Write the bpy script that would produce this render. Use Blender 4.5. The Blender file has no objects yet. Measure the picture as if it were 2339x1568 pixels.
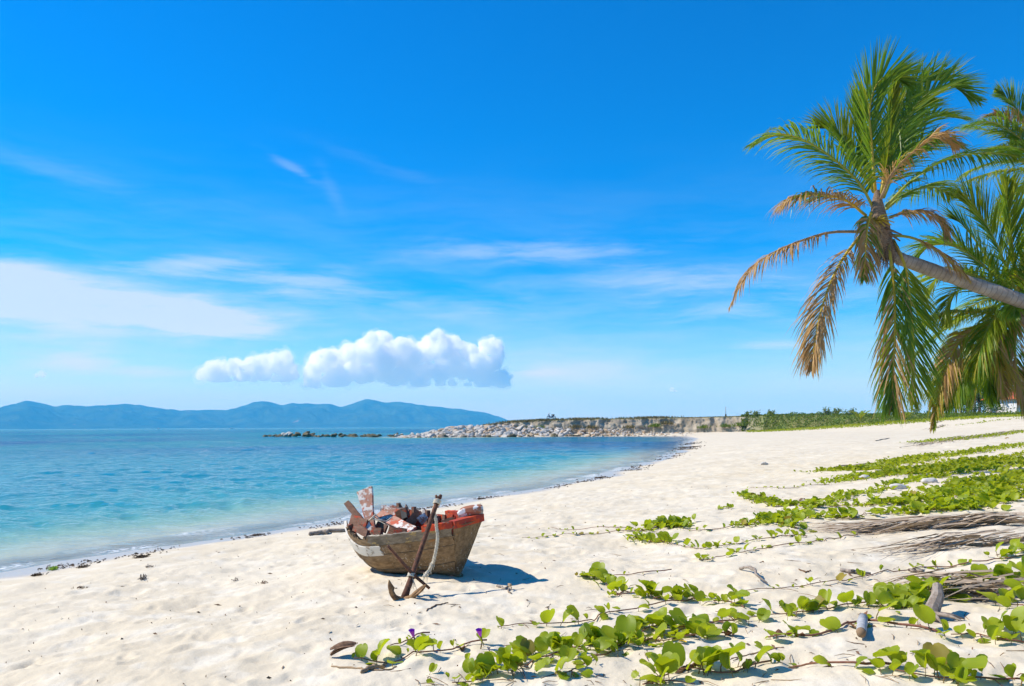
import bpy, bmesh, math, random, bisect
import numpy as np
from mathutils import Vector, Matrix, Euler

random.seed(11)
rng = np.random.default_rng(11)
scene = bpy.context.scene
COL = scene.collection
R = math.radians

# ------------------------------------------------------------------ camera
CAM_Z = 2.0
FD = 1819.0                     # focal length in pixels of a 2339 px wide picture
PITCH = math.atan(190.4 / FD)
ROLL = -math.atan(0.005)
cam_data = bpy.data.cameras.new("camera")
cam_data.sensor_width = 36.0
cam_data.lens = 36.0 * FD / 2339.0
cam_data.clip_start = 0.1
cam_data.clip_end = 80000.0
cam = bpy.data.objects.new("camera", cam_data)
COL.objects.link(cam)
CAMROT = Matrix.Rotation(math.pi / 2 + PITCH, 3, 'X') @ Matrix.Rotation(ROLL, 3, 'Z')
cam.matrix_world = Matrix.Translation((0, 0, CAM_Z)) @ CAMROT.to_4x4()
scene.camera = cam

# ------------------------------------------------------------------ world, sun, exposure
SUN_EL = R(47)
SUN_AZ = math.atan2(-0.985, 0.17)       # from +Y towards +X
sun_dir = Vector((math.sin(SUN_AZ) * math.cos(SUN_EL), math.cos(SUN_AZ) * math.cos(SUN_EL), math.sin(SUN_EL)))


def ray(u, v):
    d = CAMROT @ Vector(((u - 1169.5) / FD, -(v - 784.0) / FD, -1.0))
    return d.normalized()


def azel(u, v):
    d = ray(u, v)
    return math.atan2(d.x, d.y), math.asin(d.z)


class NT:
    """small helper that adds nodes to a tree"""
    def __init__(self, tree):
        self.t = tree
        tree.nodes.clear()

    def n(self, kind, ins=None, out=0, **attrs):
        nd = self.t.nodes.new(kind)
        for k, v in attrs.items():
            setattr(nd, k, v)
        for k, v in (ins or {}).items():
            s = nd.inputs[k]
            if isinstance(v, bpy.types.NodeSocket):
                self.t.links.new(v, s)
            else:
                s.default_value = v
        return nd if out is None else nd.outputs[out]

    def math(self, op, a, b=0.0, c=None, clamp=False):
        ins = {0: a, 1: b}
        if c is not None:
            ins[2] = c
        return self.n('ShaderNodeMath', ins, operation=op, use_clamp=clamp)

    def mix(self, f, a, b, mode='MIX'):
        nd = self.t.nodes.new('ShaderNodeMix')
        nd.data_type = 'RGBA'
        nd.blend_type = mode
        for idx, v in ((0, f), (6, a), (7, b)):
            if isinstance(v, bpy.types.NodeSocket):
                self.t.links.new(v, nd.inputs[idx])
            else:
                nd.inputs[idx].default_value = (*v, 1) if (idx and len(v) == 3) else v
        return nd.outputs[2]

    def ramp(self, f, lo, hi, a=0.0, b=1.0):
        return self.n('ShaderNodeMapRange', {0: f, 1: lo, 2: hi, 3: a, 4: b}, interpolation_type='SMOOTHSTEP', clamp=True)

    def noise(self, vec, scale, detail=4.0, rough=0.55, dist=0.0, out=0):
        return self.n('ShaderNodeTexNoise', {'Vector': vec, 'Scale': scale, 'Detail': detail, 'Roughness': rough, 'Distortion': dist}, out=out)

    def mapping(self, vec, scale=(1, 1, 1), loc=(0, 0, 0), rot=(0, 0, 0)):
        return self.n('ShaderNodeMapping', {'Vector': vec, 'Location': loc, 'Rotation': rot, 'Scale': scale})


def rgb(c):
    return (c[0], c[1], c[2], 1.0)


world = bpy.data.worlds.new("World")
scene.world = world
world.use_nodes = True
W = NT(world.node_tree)
sky = W.n('ShaderNodeTexSky', sky_type='NISHITA', sun_disc=False, sun_elevation=SUN_EL, sun_rotation=SUN_AZ,
          altitude=0.0, air_density=1.0, dust_density=0.0, ozone_density=4.5)
sky = W.n('ShaderNodeHueSaturation', {'Hue': 0.507, 'Saturation': 1.8, 'Value': 1.06, 'Color': sky})
bg_sky = W.n('ShaderNodeBackground', {'Color': sky, 'Strength': 0.125})
tc = W.n('ShaderNodeTexCoord', out=None).outputs['Generated']
sx = W.n('ShaderNodeSeparateXYZ', {0: tc}, out=None)
AZ = W.math('ARCTAN2', sx.outputs[0], sx.outputs[1])
EL = W.math('ARCSINE', sx.outputs[2])


def sky_mask(u, v, du, dv, tilt=0.0, power=1.0):
    a0, e0 = azel(u, v)
    a = W.math('SUBTRACT', AZ, a0)
    e = W.math('SUBTRACT', EL, e0)
    e = W.math('SUBTRACT', e, W.math('MULTIPLY', a, tilt))
    a = W.math('DIVIDE', a, du / FD)
    e = W.math('DIVIDE', e, dv / FD)
    q = W.math('ADD', W.math('MULTIPLY', a, a), W.math('MULTIPLY', e, e))
    g = W.math('POWER', 2.718, W.math('MULTIPLY', q, -power))
    return g


vec = W.n('ShaderNodeCombineXYZ', {0: AZ, 1: EL, 2: 0.0})
warp = W.noise(W.mapping(vec, (5, 9, 1)), 1.0, 3.0, 0.5, 0.0, out=1)
vecw = W.n('ShaderNodeVectorMath', {0: vec, 1: W.n('ShaderNodeVectorMath', {0: warp, 1: (0.05, 0.035, 0)}, operation='MULTIPLY')}, operation='ADD')
streak = W.noise(W.mapping(vecw, (6, 46, 1), rot=(0, 0, R(4))), 1.0, 9.0, 0.66)
streak2 = W.noise(W.mapping(vecw, (3.2, 20, 1), loc=(3.1, 1.7, 0), rot=(0, 0, R(-5))), 1.0, 8.0, 0.64)
dens = None


def add_d(x):
    global dens
    dens = x if dens is None else W.math('ADD', dens, x)


def bank(u, v, du, dv, tilt, amt, lo, hi, tex, bias):
    m = sky_mask(u, v, du, dv, tilt)
    s = W.math('ADD', tex, W.math('MULTIPLY', m, bias))
    add_d(W.math('MULTIPLY', W.math('MULTIPLY', W.ramp(s, lo, hi), m), amt))


bank(120, 700, 470, 80, 0.0, 0.95, 0.42, 1.02, streak, 0.42)       # big pale bank on the left
bank(-20, 640, 190, 62, 0.0, 0.75, 0.55, 0.95, streak2, 0.45)
bank(480, 735, 210, 50, -0.1, 0.55, 0.55, 0.9, streak, 0.38)
bank(440, 605, 170, 26, 0.1, 0.5, 0.55, 0.9, streak, 0.35)
bank(700, 650, 200, 40, 0.0, 0.45, 0.55, 0.9, streak, 0.32)
bank(150, 825, 140, 30, 0.05, 0.6, 0.55, 0.9, streak, 0.38)
bank(330, 850, 160, 18, 0.0, 0.5, 0.55, 0.9, streak, 0.35)
bank(1200, 575, 330, 36, 0.0, 0.38, 0.52, 0.85, streak, 0.25)
bank(1550, 640, 260, 40, -0.03, 0.38, 0.52, 0.85, streak, 0.25)
bank(1750, 700, 330, 40, 0.03, 0.36, 0.52, 0.85, streak, 0.25)
bank(1000, 690, 330, 50, 0.0, 0.26, 0.5, 0.85, streak2, 0.2)
bank(670, 385, 60, 14, -0.45, 0.17, 0.5, 0.8, streak, 0.3)
bank(760, 440, 40, 40, -1.3, 0.07, 0.5, 0.8, streak, 0.25)
bank(860, 375, 160, 22, -0.25, 0.07, 0.5, 0.85, streak2, 0.25)
bank(1300, 840, 260, 40, 0.0, 0.38, 0.5, 0.9, streak2, 0.3)
bank(1240, 850, 90, 16, 0.05, 0.4, 0.5, 0.9, streak, 0.3)
bank(1770, 790, 110, 13, 0.0, 0.35, 0.5, 0.85, streak, 0.3)
bank(90, 380, 200, 30, -0.2, 0.12, 0.5, 0.85, streak2, 0.25)
lowv = W.ramp(EL, R(1.5), R(21), 1.0, 0.0)                           # thin veil that thickens towards the horizon all round
add_d(W.math('MULTIPLY', W.math('MULTIPLY', W.ramp(streak2, 0.30, 0.80), lowv), 0.36))
dens = W.math('MINIMUM', dens, 0.80)
bg_cl = W.n('ShaderNodeBackground', {'Color': (0.72, 0.81, 0.89, 1), 'Strength': 0.76})
bg_hz = W.n('ShaderNodeBackground', {'Color': (0.24, 0.44, 0.63, 1), 'Strength': 1.0})
hzf = W.math('MULTIPLY', W.math('POWER', W.ramp(EL, R(-1), R(12), 1.0, 0.0), 1.3), 0.85)
base_sky = W.n('ShaderNodeMixShader', {0: hzf, 1: bg_sky, 2: bg_hz})
mixs = W.n('ShaderNodeMixShader', {0: dens, 1: base_sky, 2: bg_cl})
W.n('ShaderNodeOutputWorld', {0: mixs}, out=None)

world.cycles.sampling_method = 'MANUAL'
world.cycles.sample_map_resolution = 256

sun_data = bpy.data.lights.new("sun", 'SUN')
sun_data.energy = 4.2
sun_data.angle = R(0.53)
sun_data.color = (1.0, 0.95, 0.87)
sun = bpy.data.objects.new("sun", sun_data)
sun.rotation_euler = (-sun_dir).to_track_quat('-Z', 'Y').to_euler()
COL.objects.link(sun)

scene.view_settings.view_transform = 'Standard'
scene.view_settings.look = 'None'
scene.view_settings.gamma = 1.0
scene.view_settings.use_curve_mapping = False
scene.view_settings.exposure = 0.5
scene.render.engine = 'CYCLES'
cy = scene.cycles
cy.use_denoising = True
cy.max_bounces = 30
cy.diffuse_bounces = 3
cy.glossy_bounces = 3
cy.transmission_bounces = 4
cy.transparent_max_bounces = 16
cy.volume_bounces = 28
cy.caustics_reflective = False
cy.caustics_refractive = False

# ------------------------------------------------------------------ noise in numpy
def hsh(ix, iy, iz=0, seed=0):
    h = (np.asarray(ix, np.int64) * 374761393 + np.asarray(iy, np.int64) * 668265263 + np.asarray(iz, np.int64) * 2147483647 + seed * 1274126177) & 0xFFFFFFFF
    h = ((h ^ (h >> 13)) * 1274126177) & 0xFFFFFFFF
    h = ((h ^ (h >> 16)) * 2246822519) & 0xFFFFFFFF
    return ((h ^ (h >> 15)) & 0xFFFFFF) / float(0x1000000)


def perlin(x, y, seed=0):
    x = np.asarray(x, float); y = np.asarray(y, float)
    xi = np.floor(x); yi = np.floor(y)
    fx = x - xi; fy = y - yi
    u = fx * fx * fx * (fx * (fx * 6 - 15) + 10); v = fy * fy * fy * (fy * (fy * 6 - 15) + 10)

    def g(dx, dy):
        a = hsh(xi + dx, yi + dy, 0, seed) * 6.2831853
        return np.cos(a) * (fx - dx) + np.sin(a) * (fy - dy)
    a = g(0, 0) * (1 - u) + g(1, 0) * u
    b = g(0, 1) * (1 - u) + g(1, 1) * u
    return (a * (1 - v) + b * v) * 1.4


def fbm(x, y, octv=4, seed=0, gain=0.5):
    s = 0; a = 1.0; f = 1.0
    for o in range(octv):
        s = s + a * perlin(x * f + o * 17.3, y * f - o * 9.1, seed + o)
        a *= gain; f *= 2.03
    return s


def vnoise3(x, y, z, seed=0):
    xi = np.floor(x); yi = np.floor(y); zi = np.floor(z)
    fx = x - xi; fy = y - yi; fz = z - zi
    u = fx * fx * (3 - 2 * fx); v = fy * fy * (3 - 2 * fy); w = fz * fz * (3 - 2 * fz)
    r = 0
    for dx in (0, 1):
        for dy in (0, 1):
            for dz in (0, 1):
                r = r + hsh(xi + dx, yi + dy, zi + dz, seed) * (u if dx else 1 - u) * (v if dy else 1 - v) * (w if dz else 1 - w)
    return r * 2 - 1


def sstep(x, a, b):
    t = np.clip((np.asarray(x, float) - a) / (b - a), 0, 1)
    return t * t * (3 - 2 * t)


# ------------------------------------------------------------------ the lie of the land
def at_z(u, v, z):
    d = ray(u, v)
    t = (z - CAM_Z) / d.z
    return (d.x * t, d.y * t)


def at_y(u, v, y):
    d = ray(u, v)
    return Vector((0, 0, CAM_Z)) + d * (y / d.y)


shore_px = [(0, 1312), (150, 1286), (300, 1262), (450, 1239), (600, 1217), (720, 1199), (830, 1180), (960, 1158), (1090, 1138), (1200, 1121),
            (1300, 1102), (1390, 1082), (1450, 1066), (1510, 1047), (1545, 1032), (1562, 1020), (1570, 1011), (1583, 1003.5)]
shore = [at_z(u, v, 0.0) for u, v in shore_px]
spit_px = [(1560, 998.0), (1480, 997.6), (1380, 997.6), (1280, 998.0), (1180, 998.6), (1080, 999.2), (1000, 999.8), (930, 1000.3)]
spit = [at_z(u, v, 0.0) for u, v in spit_px]
land = [(-70, -70), (-26, -12), (-13, 4.5)] + shore + spit + [(-24, 160), (-16, 172), (60, 210), (260, 300), (900, 500), (900, -70)]
LX = np.array([p[0] for p in land]); LY = np.array([p[1] for p in land])


def shore_s(x, y):
    """signed distance to the water's edge, positive inland"""
    x = np.asarray(x, float); y = np.asarray(y, float)
    best = np.full(x.shape, 1e18)
    inside = np.zeros(x.shape, bool)
    n = len(LX)
    for i in range(n):
        ax, ay = LX[i], LY[i]; bx, by = LX[(i + 1) % n], LY[(i + 1) % n]
        dx, dy = bx - ax, by - ay
        t = np.clip(((x - ax) * dx + (y - ay) * dy) / (dx * dx + dy * dy), 0, 1)
        best = np.minimum(best, (x - ax - t * dx) ** 2 + (y - ay - t * dy) ** 2)
        c = ((ay > y) != (by > y))
        with np.errstate(divide='ignore', invalid='ignore'):
            xx = (bx - ax) * (y - ay) / (by - ay if by != ay else 1e-9) + ax
        inside ^= (c & (x < xx))
    d = np.sqrt(best)
    return np.where(inside, d, -d)


HS = np.array([-400, -120, -60, -30, -15, -8, -4, -2, -0.8, 0, 0.8, 2, 5, 7, 12, 20, 40, 70, 120, 600])
HH = np.array([-9, -6.5, -5, -3.6, -2.4, -1.25, -0.55, -0.24, -0.075, 0.0, 0.06, 0.16, 0.38, 0.50, 0.76, 1.02, 1.65, 2.45, 3.2, 3.4])


def base_h(x, y):
    s = shore_s(x, y) + 0.35 * perlin(np.asarray(x) * 0.35, np.asarray(y) * 0.35, 5) * np.clip(np.asarray(y) / 20, 0.4, 1.6)
    x = np.asarray(x, float); y = np.asarray(y, float)
    return np.interp(s, HS, HH) + 1.3 * sstep(x, 42, 64) * sstep(y, 50, 105) * sstep(s, 4, 20), s


def pits(x, y, cell, seed, depth, prob):
    """scattered soft footprints: one jittered, turned, oval hollow with a raised rim in some cells"""
    cx = np.floor(x / cell); cyy = np.floor(y / cell)
    out = np.zeros_like(x)
    for dx in (-1, 0, 1):
        for dy in (-1, 0, 1):
            ix = cx + dx; iy = cyy + dy
            px = (ix + 0.15 + 0.7 * hsh(ix, iy, 1, seed)) * cell
            py = (iy + 0.15 + 0.7 * hsh(ix, iy, 2, seed)) * cell
            an = hsh(ix, iy, 3, seed) * 6.283
            k = 0.55 + 0.6 * hsh(ix, iy, 4, seed)
            on = hsh(ix, iy, 5, seed) < prob
            ex = (x - px); ey = (y - py)
            a = (ex * np.cos(an) + ey * np.sin(an)) / (0.40 * cell * k)
            b = (-ex * np.sin(an) + ey * np.cos(an)) / (0.24 * cell * k)
            q = np.sqrt(a * a + b * b)
            prof = -np.exp(-(q / 0.75) ** 4 * 0.9) + 0.42 * np.exp(-((q - 1.25) / 0.38) ** 2)
            out += np.where(on, prof * k, 0)
    return out * depth


def full_h(x, y):
    x = np.asarray(x, float); y = np.asarray(y, float)
    h, s = base_h(x, y)
    dry = sstep(s, 0.5, 3.0)
    r = np.hypot(x, y)
    m = 0.05 * fbm(x * 0.45, y * 0.45, 3, 21) + 0.024 * fbm(x * 1.7, y * 1.7, 3, 31) + 0.006 * fbm(x * 8, y * 8, 3, 41)
    wx = x + 0.06 * perlin(x * 5, y * 5, 3); wy = y + 0.06 * perlin(x * 5, y * 5, 4)
    m = m + pits(wx, wy, 0.34, 51, 0.015, 0.45) + pits(wx * 1.0 + 5, wy, 0.17, 52, 0.007, 0.45) + pits(wx, wy + 3, 0.62, 53, 0.016, 0.35)
    # wind-blown ridges that follow the vines on the right
    m = m + 0.035 * sstep(x, 1.0, 4.0) * perlin(x * 0.5 - y * 0.15, y * 1.6 + x * 0.25, 61)
    return h + m * dry * (1 - 0.7 * sstep(r, 40, 90)) + 0.004 * perlin(x * 3, y * 3, 71) * (1 - dry)


def ground(u, v):
    """point of the ground under a pixel of the 2339 px picture"""
    d = ray(u, v)
    t0, t1 = None, 1.5
    while t1 < 500:
        p = Vector((0, 0, CAM_Z)) + d * t1
        if p.z < gz(p.x, p.y):
            break
        t0 = t1
        t1 *= 1.02
    t0 = t0 or 1.0
    for _ in range(14):
        tm = 0.5 * (t0 + t1)
        p = Vector((0, 0, CAM_Z)) + d * tm
        if p.z < gz(p.x, p.y):
            t1 = tm
        else:
            t0 = tm
    return Vector((0, 0, CAM_Z)) + d * t1


GRID = {}


def gz(x, y):
    """height of the built ground sheet, read from its own grid"""
    r = math.hypot(x, y); a = math.atan2(x, y)
    rl, al, Zg = GRID['r'], GRID['a'], GRID['z']
    i = min(max(bisect.bisect_right(rl, r) - 1, 0), len(rl) - 2); j = min(max(bisect.bisect_right(al, a) - 1, 0), len(al) - 2)
    fi = min(max((r - rl[i]) / (rl[i + 1] - rl[i]), 0), 1); fj = (a - al[j]) / (al[j + 1] - al[j])
    return float((Zg[i, j] * (1 - fj) + Zg[i, j + 1] * fj) * (1 - fi) + (Zg[i + 1, j] * (1 - fj) + Zg[i + 1, j + 1] * fj) * fi)


def gzs(x, y):
    return np.array([gz(a, b) for a, b in zip(np.ravel(x), np.ravel(y))])


# ------------------------------------------------------------------ object helpers
def tag(o, label=None, cat=None, group=None, kind=None):
    if label: o["label"] = label
    if cat: o["category"] = cat
    if group: o["group"] = group
    if kind: o["kind"] = kind
    return o


def link_mesh(name, me, mats=None, parent=None, smooth=True):
    if mats:
        for m in (mats if isinstance(mats, (list, tuple)) else [mats]):
            me.materials.append(m)
    if smooth:
        me.polygons.foreach_set('use_smooth', np.ones(len(me.polygons), bool))
    o = bpy.data.objects.new(name, me)
    COL.objects.link(o)
    if parent is not None:
        o.parent = parent
    return o


def obj(name, verts, faces, mats, parent=None, smooth=True, mi=None):
    me = bpy.data.meshes.new(name)
    me.from_pydata([tuple(v) for v in verts], [], faces)
    o = link_mesh(name, me, mats, parent, smooth)
    if mi is not None:
        me.polygons.foreach_set('material_index', np.array(mi, np.int32))
    me.update()
    return o


def grid_mesh(name, X, Y, Z, closed=False):
    n, m = X.shape
    me = bpy.data.meshes.new(name)
    co = np.stack([X, Y, Z], -1).reshape(-1, 3).astype(np.float32)
    i, j = np.meshgrid(np.arange(n - 1), np.arange(m - 1), indexing='ij')
    a = (i * m + j).ravel()
    q = np.stack([a, a + 1, a + m + 1, a + m], -1)
    set_quads(me, co, q)
    return me


def set_quads(me, co, q):
    k = q.shape[1]
    me.vertices.add(len(co)); me.vertices.foreach_set('co', np.asarray(co, np.float32).ravel())
    me.loops.add(q.size); me.loops.foreach_set('vertex_index', q.ravel().astype(np.int32))
    me.polygons.add(len(q))
    me.polygons.foreach_set('loop_start', (np.arange(len(q)) * k).astype(np.int32))
    me.update(calc_edges=True)


def empty(name, loc=(0, 0, 0), rot=(0, 0, 0)):
    o = bpy.data.objects.new(name, None)
    o.empty_display_size = 0.1
    o.location = loc
    o.rotation_euler = rot
    COL.objects.link(o)
    return o


class MB:
    """collects primitive shapes for one mesh object"""
    def __init__(self):
        self.v = []; self.f = []; self.m = []

    def add(self, v, f, mi=0):
        b = len(self.v)
        self.v += [tuple(p) for p in v]
        self.f += [tuple(i + b for i in q) for q in f]
        self.m += [mi] * len(f)

    def tube(self, pts, rad, sides=7, mi=0, cap=True):
        pts = [Vector(p) for p in pts]
        n = len(pts)
        rad = rad if isinstance(rad, (list, tuple)) else [rad] * n
        vs = []; fs = []
        ref = None
        for i, p in enumerate(pts):
            t = (pts[min(i + 1, n - 1)] - pts[max(i - 1, 0)])
            if t.length < 1e-9: t = Vector((0, 0, 1))
            t.normalize()
            if ref is None:
                ref = Vector((0, 0, 1)) if abs(t.z) < 0.9 else Vector((1, 0, 0))
            a = t.cross(ref).normalized(); b = t.cross(a).normalized()
            ref = -b if False else a.cross(t).normalized()
            for k in range(sides):
                an = 2 * math.pi * k / sides
                vs.append(p + (a * math.cos(an) + b * math.sin(an)) * rad[i])
        for i in range(n - 1):
            for k in range(sides):
                k2 = (k + 1) % sides
                fs.append((i * sides + k, i * sides + k2, (i + 1) * sides + k2, (i + 1) * sides + k))
        if cap:
            fs.append(tuple(range(sides - 1, -1, -1)))
            fs.append(tuple((n - 1) * sides + k for k in range(sides)))
        self.add(vs, fs, mi)

    def bar(self, p0, p1, w, t, face, w1=None, jag=0.0, seg=6, bevel=0.0):
        """a board from p0 to p1, w wide across, t thick along `face`"""
        p0 = Vector(p0); p1 = Vector(p1); face = Vector(face)
        d = (p1 - p0).normalized()
        nrm = (face - d * face.dot(d)).normalized()
        sd = d.cross(nrm).normalized()
        w1 = w if w1 is None else w1
        vs = []; fs = []
        for i in range(seg + 1):
            q = i / seg
            c = p0.lerp(p1, q)
            ww = w + (w1 - w) * q
            je = [random.uniform(-1, 1) * jag for _ in range(3)]
            if i in (0, seg):
                je[2] = random.uniform(-2, 2) * jag
            for s, h in ((-1, -1), (1, -1), (1, 1), (-1, 1)):
                e = d * (je[2] + (s * random.uniform(-1.5, 1.5) * jag if i in (0, seg) else 0))
                vs.append(c + sd * (s * ww / 2 + (je[0] if s > 0 else je[1])) + nrm * (h * t / 2) + e)
        for i in range(seg):
            for k in range(4):
                k2 = (k + 1) % 4
                fs.append((i * 4 + k, i * 4 + k2, (i + 1) * 4 + k2, (i + 1) * 4 + k))
        fs.append((3, 2, 1, 0)); fs.append(tuple(seg * 4 + k for k in range(4)))
        self.add(vs, fs)

    def ico(self, c, r, sub=1, squash=(1, 1, 1), rough=0.0, seed=0):
        bm = bmesh.new()
        bmesh.ops.create_icosphere(bm, subdivisions=sub, radius=1)
        vs = []
        for vv in bm.verts:
            k = 1 + rough * float(vnoise3(np.array([vv.co.x * 1.7 + seed]), np.array([vv.co.y * 1.7]), np.array([vv.co.z * 1.7]), seed)[0])
            vs.append((c[0] + vv.co.x * r * squash[0] * k, c[1] + vv.co.y * r * squash[1] * k, c[2] + vv.co.z * r * squash[2] * k))
        fs = [tuple(x.index for x in f.verts) for f in bm.faces]
        bm.free()
        self.add(vs, fs)

    def build(self, name, mats, parent=None, smooth=True, loc=None):
        v = self.v
        if loc is not None:
            v = [(p[0] - loc[0], p[1] - loc[1], p[2] - loc[2]) for p in v]
        o = obj(name, v, self.f, mats, parent, smooth, self.m)
        if loc is not None:
            o.location = loc
        return o


def crom(pts, n):
    """Catmull-Rom through the control points, n samples"""
    P = [Vector(p) for p in pts]
    P = [P[0] * 2 - P[1]] + P + [P[-1] * 2 - P[-2]]
    segs = len(P) - 3
    out = []
    for i in range(n):
        t = i / (n - 1) * segs
        k = min(int(t), segs - 1); f = t - k
        a, b, c, d = P[k:k + 4]
        out.append(0.5 * ((2 * b) + (c - a) * f + (2 * a - 5 * b + 4 * c - d) * f * f + (-a + 3 * b - 3 * c + d) * f ** 3))
    return out


# ------------------------------------------------------------------ materials
def mat(name):
    m = bpy.data.materials.new(name)
    m.use_nodes = True
    return m, NT(m.node_tree)


def out(N, surf=None, vol=None, disp=None):
    nd = N.t.nodes.new('ShaderNodeOutputMaterial')
    if surf is not None: N.t.links.new(surf, nd.inputs[0])
    if vol is not None: N.t.links.new(vol, nd.inputs[1])


def principled(N, col, rough=0.7, normal=None, spec=0.3, **kw):
    ins = {'Base Color': col if isinstance(col, bpy.types.NodeSocket) else rgb(col), 'Roughness': rough, 'Specular IOR Level': spec}
    if normal is not None: ins['Normal'] = normal
    ins.update(kw)
    return N.n('ShaderNodeBsdfPrincipled', ins)


def pos(N):
    return N.n('ShaderNodeNewGeometry', out=None).outputs['Position']


def objc(N):
    return N.n('ShaderNodeTexCoord', out=None).outputs['Object']


def bump(N, h, strength=0.5, dist=0.01, normal=None):
    ins = {'Height': h, 'Strength': strength, 'Distance': dist}
    if normal is not None: ins['Normal'] = normal
    return N.n('ShaderNodeBump', ins)


# sand
m_sand, N = mat("sand")
p = pos(N)
big = N.noise(p, 0.5, 4)
mid = N.noise(p, 3.0, 5)
fine = N.noise(p, 160.0, 3, 0.7)
c = N.mix(N.ramp(big, 0.35, 0.65), (0.69, 0.60, 0.44), (0.63, 0.535, 0.375))
c = N.mix(N.ramp(mid, 0.45, 0.7), c, (0.72, 0.645, 0.50))
c = N.mix(N.math('MULTIPLY', N.ramp(fine, 0.35, 0.7), 0.30), c, (0.46, 0.39, 0.29))
# grains and crumbs of dark litter
vor = N.n('ShaderNodeTexVoronoi', {'Vector': p, 'Scale': 22.0}, out=None)
crumb = N.math('LESS_THAN', vor.outputs['Distance'], N.math('MULTIPLY', N.ramp(N.noise(p, 1.3, 3), 0.5, 0.75), 0.11))
c = N.mix(N.math('MULTIPLY', crumb, 0.75), c, (0.12, 0.085, 0.05))
z = N.n('ShaderNodeSeparateXYZ', {0: p}, out=None).outputs[2]
wn = N.math('ADD', z, N.math('MULTIPLY', N.math('SUBTRACT', N.noise(p, 0.9, 3), 0.5), 0.05))
wet = N.ramp(wn, 0.035, 0.085, 1.0, 0.0)
c = N.mix(wet, c, (0.50, 0.44, 0.35))
c = N.mix(N.ramp(z, -0.10, 0.0, 1.0, 0.0), c, (0.64, 0.59, 0.46))
nb = bump(N, fine, 0.25, 0.004)
nb = bump(N, N.noise(p, 28.0, 4, 0.6), 0.45, 0.012, nb)
rough = N.math('SUBTRACT', 0.9, N.math('MULTIPLY', wet, 0.62))
out(N, principled(N, c, rough, nb, N.math('ADD', 0.08, N.math('MULTIPLY', wet, 0.35))))

# sea water: a clear surface over the bed, clouded more and more as it gets deeper
m_water, N = mat("sea_water")
p = pos(N)
dep = N.n('ShaderNodeAttribute', attribute_name='depth', out=None).outputs['Fac']
deep = N.n('ShaderNodeAttribute', attribute_name='patch', out=None).outputs['Fac']
foam = N.n('ShaderNodeAttribute', attribute_name='foam', out=None).outputs['Fac']
murk = N.math('SUBTRACT', 1.0, N.math('POWER', 2.718, N.math('MULTIPLY', dep, -10.0)))
body = N.mix(N.ramp(dep, 0.05, 0.55), (0.52, 0.50, 0.35), (0.22, 0.36, 0.23))
body = N.mix(N.ramp(dep, 0.35, 1.1), body, (0.035, 0.25, 0.24))
body = N.mix(N.ramp(dep, 0.9, 2.6), body, (0.010, 0.19, 0.225))
body = N.mix(deep, body, (0.005, 0.085, 0.20))
bw = N.noise(N.mapping(p, (1.0, 1.7, 1.0), rot=(0, 0, R(-25))), 2.2, 6, 0.62)
bs = N.noise(N.mapping(p, (1.0, 2.0, 1.0), rot=(0, 0, R(-15))), 0.35, 6, 0.6)
far = N.n('ShaderNodeAttribute', attribute_name='open', out=None).outputs['Fac']
nb = bump(N, bw, 0.6, N.math('MULTIPLY_ADD', far, 0.13, 0.07))
nb = bump(N, bs, 0.6, N.math('MULTIPLY_ADD', far, 0.50, 0.22), nb)
tr = N.n('ShaderNodeBsdfTransparent', {'Color': (0.93, 0.99, 0.97, 1)})
df = N.n('ShaderNodeBsdfDiffuse', {'Color': body, 'Normal': nb})
inner = N.n('ShaderNodeMixShader', {0: murk, 1: tr, 2: df})
gl = N.n('ShaderNodeBsdfGlossy', {'Color': (1, 1, 1, 1), 'Roughness': 0.06, 'Normal': nb})
fr = N.n('ShaderNodeFresnel', {'IOR': 1.33, 'Normal': nb})
fr = N.math('MULTIPLY', fr, 0.8)
surf = N.n('ShaderNodeMixShader', {0: fr, 1: inner, 2: gl})
fo = N.n('ShaderNodeBsdfDiffuse', {'Color': (0.8, 0.82, 0.82, 1)})
fmask = N.math('MULTIPLY', foam, N.ramp(N.noise(p, 9.0, 5, 0.7), 0.44, 0.58))
surf = N.n('ShaderNodeMixShader', {0: fmask, 1: surf, 2: fo})
out(N, surf)


def leaf_mat(name, c1, c2, t1, tfac=0.45, rough=0.45):
    m, N = mat(name)
    rnd = N.n('ShaderNodeObjectInfo', out=None).outputs['Random']
    v = N.noise(objc(N), 9.0, 3)
    f = N.math('ADD', N.math('MULTIPLY', rnd, 0.75), N.math('MULTIPLY', v, 0.3))
    col = N.mix(f, c1, c2)
    a = principled(N, col, rough, None, 0.35)
    b = N.n('ShaderNodeBsdfTranslucent', {'Color': N.mix(f, t1, tuple(x * 0.8 for x in t1))})
    out(N, N.n('ShaderNodeMixShader', {0: tfac, 1: a, 2: b}))
    return m


def geo_leaf_mat(name, c1, c2, t1, tfac=0.4, rough=0.5, scale=0.8):
    """foliage whose tint wanders from place to place"""
    m, N = mat(name)
    pi = N.n('ShaderNodeNewGeometry', out=None).outputs['Random Per Island']
    v = N.noise(pos(N), scale, 4)
    f = N.math('ADD', N.math('MULTIPLY', pi, 0.6), N.math('MULTIPLY', v, 0.4))
    col = N.mix(f, c1, c2)
    a = principled(N, col, rough, None, 0.3)
    b = N.n('ShaderNodeBsdfTranslucent', {'Color': N.mix(f, t1, tuple(x * 0.7 for x in t1))})
    out(N, N.n('ShaderNodeMixShader', {0: tfac, 1: a, 2: b}))
    return m


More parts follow.
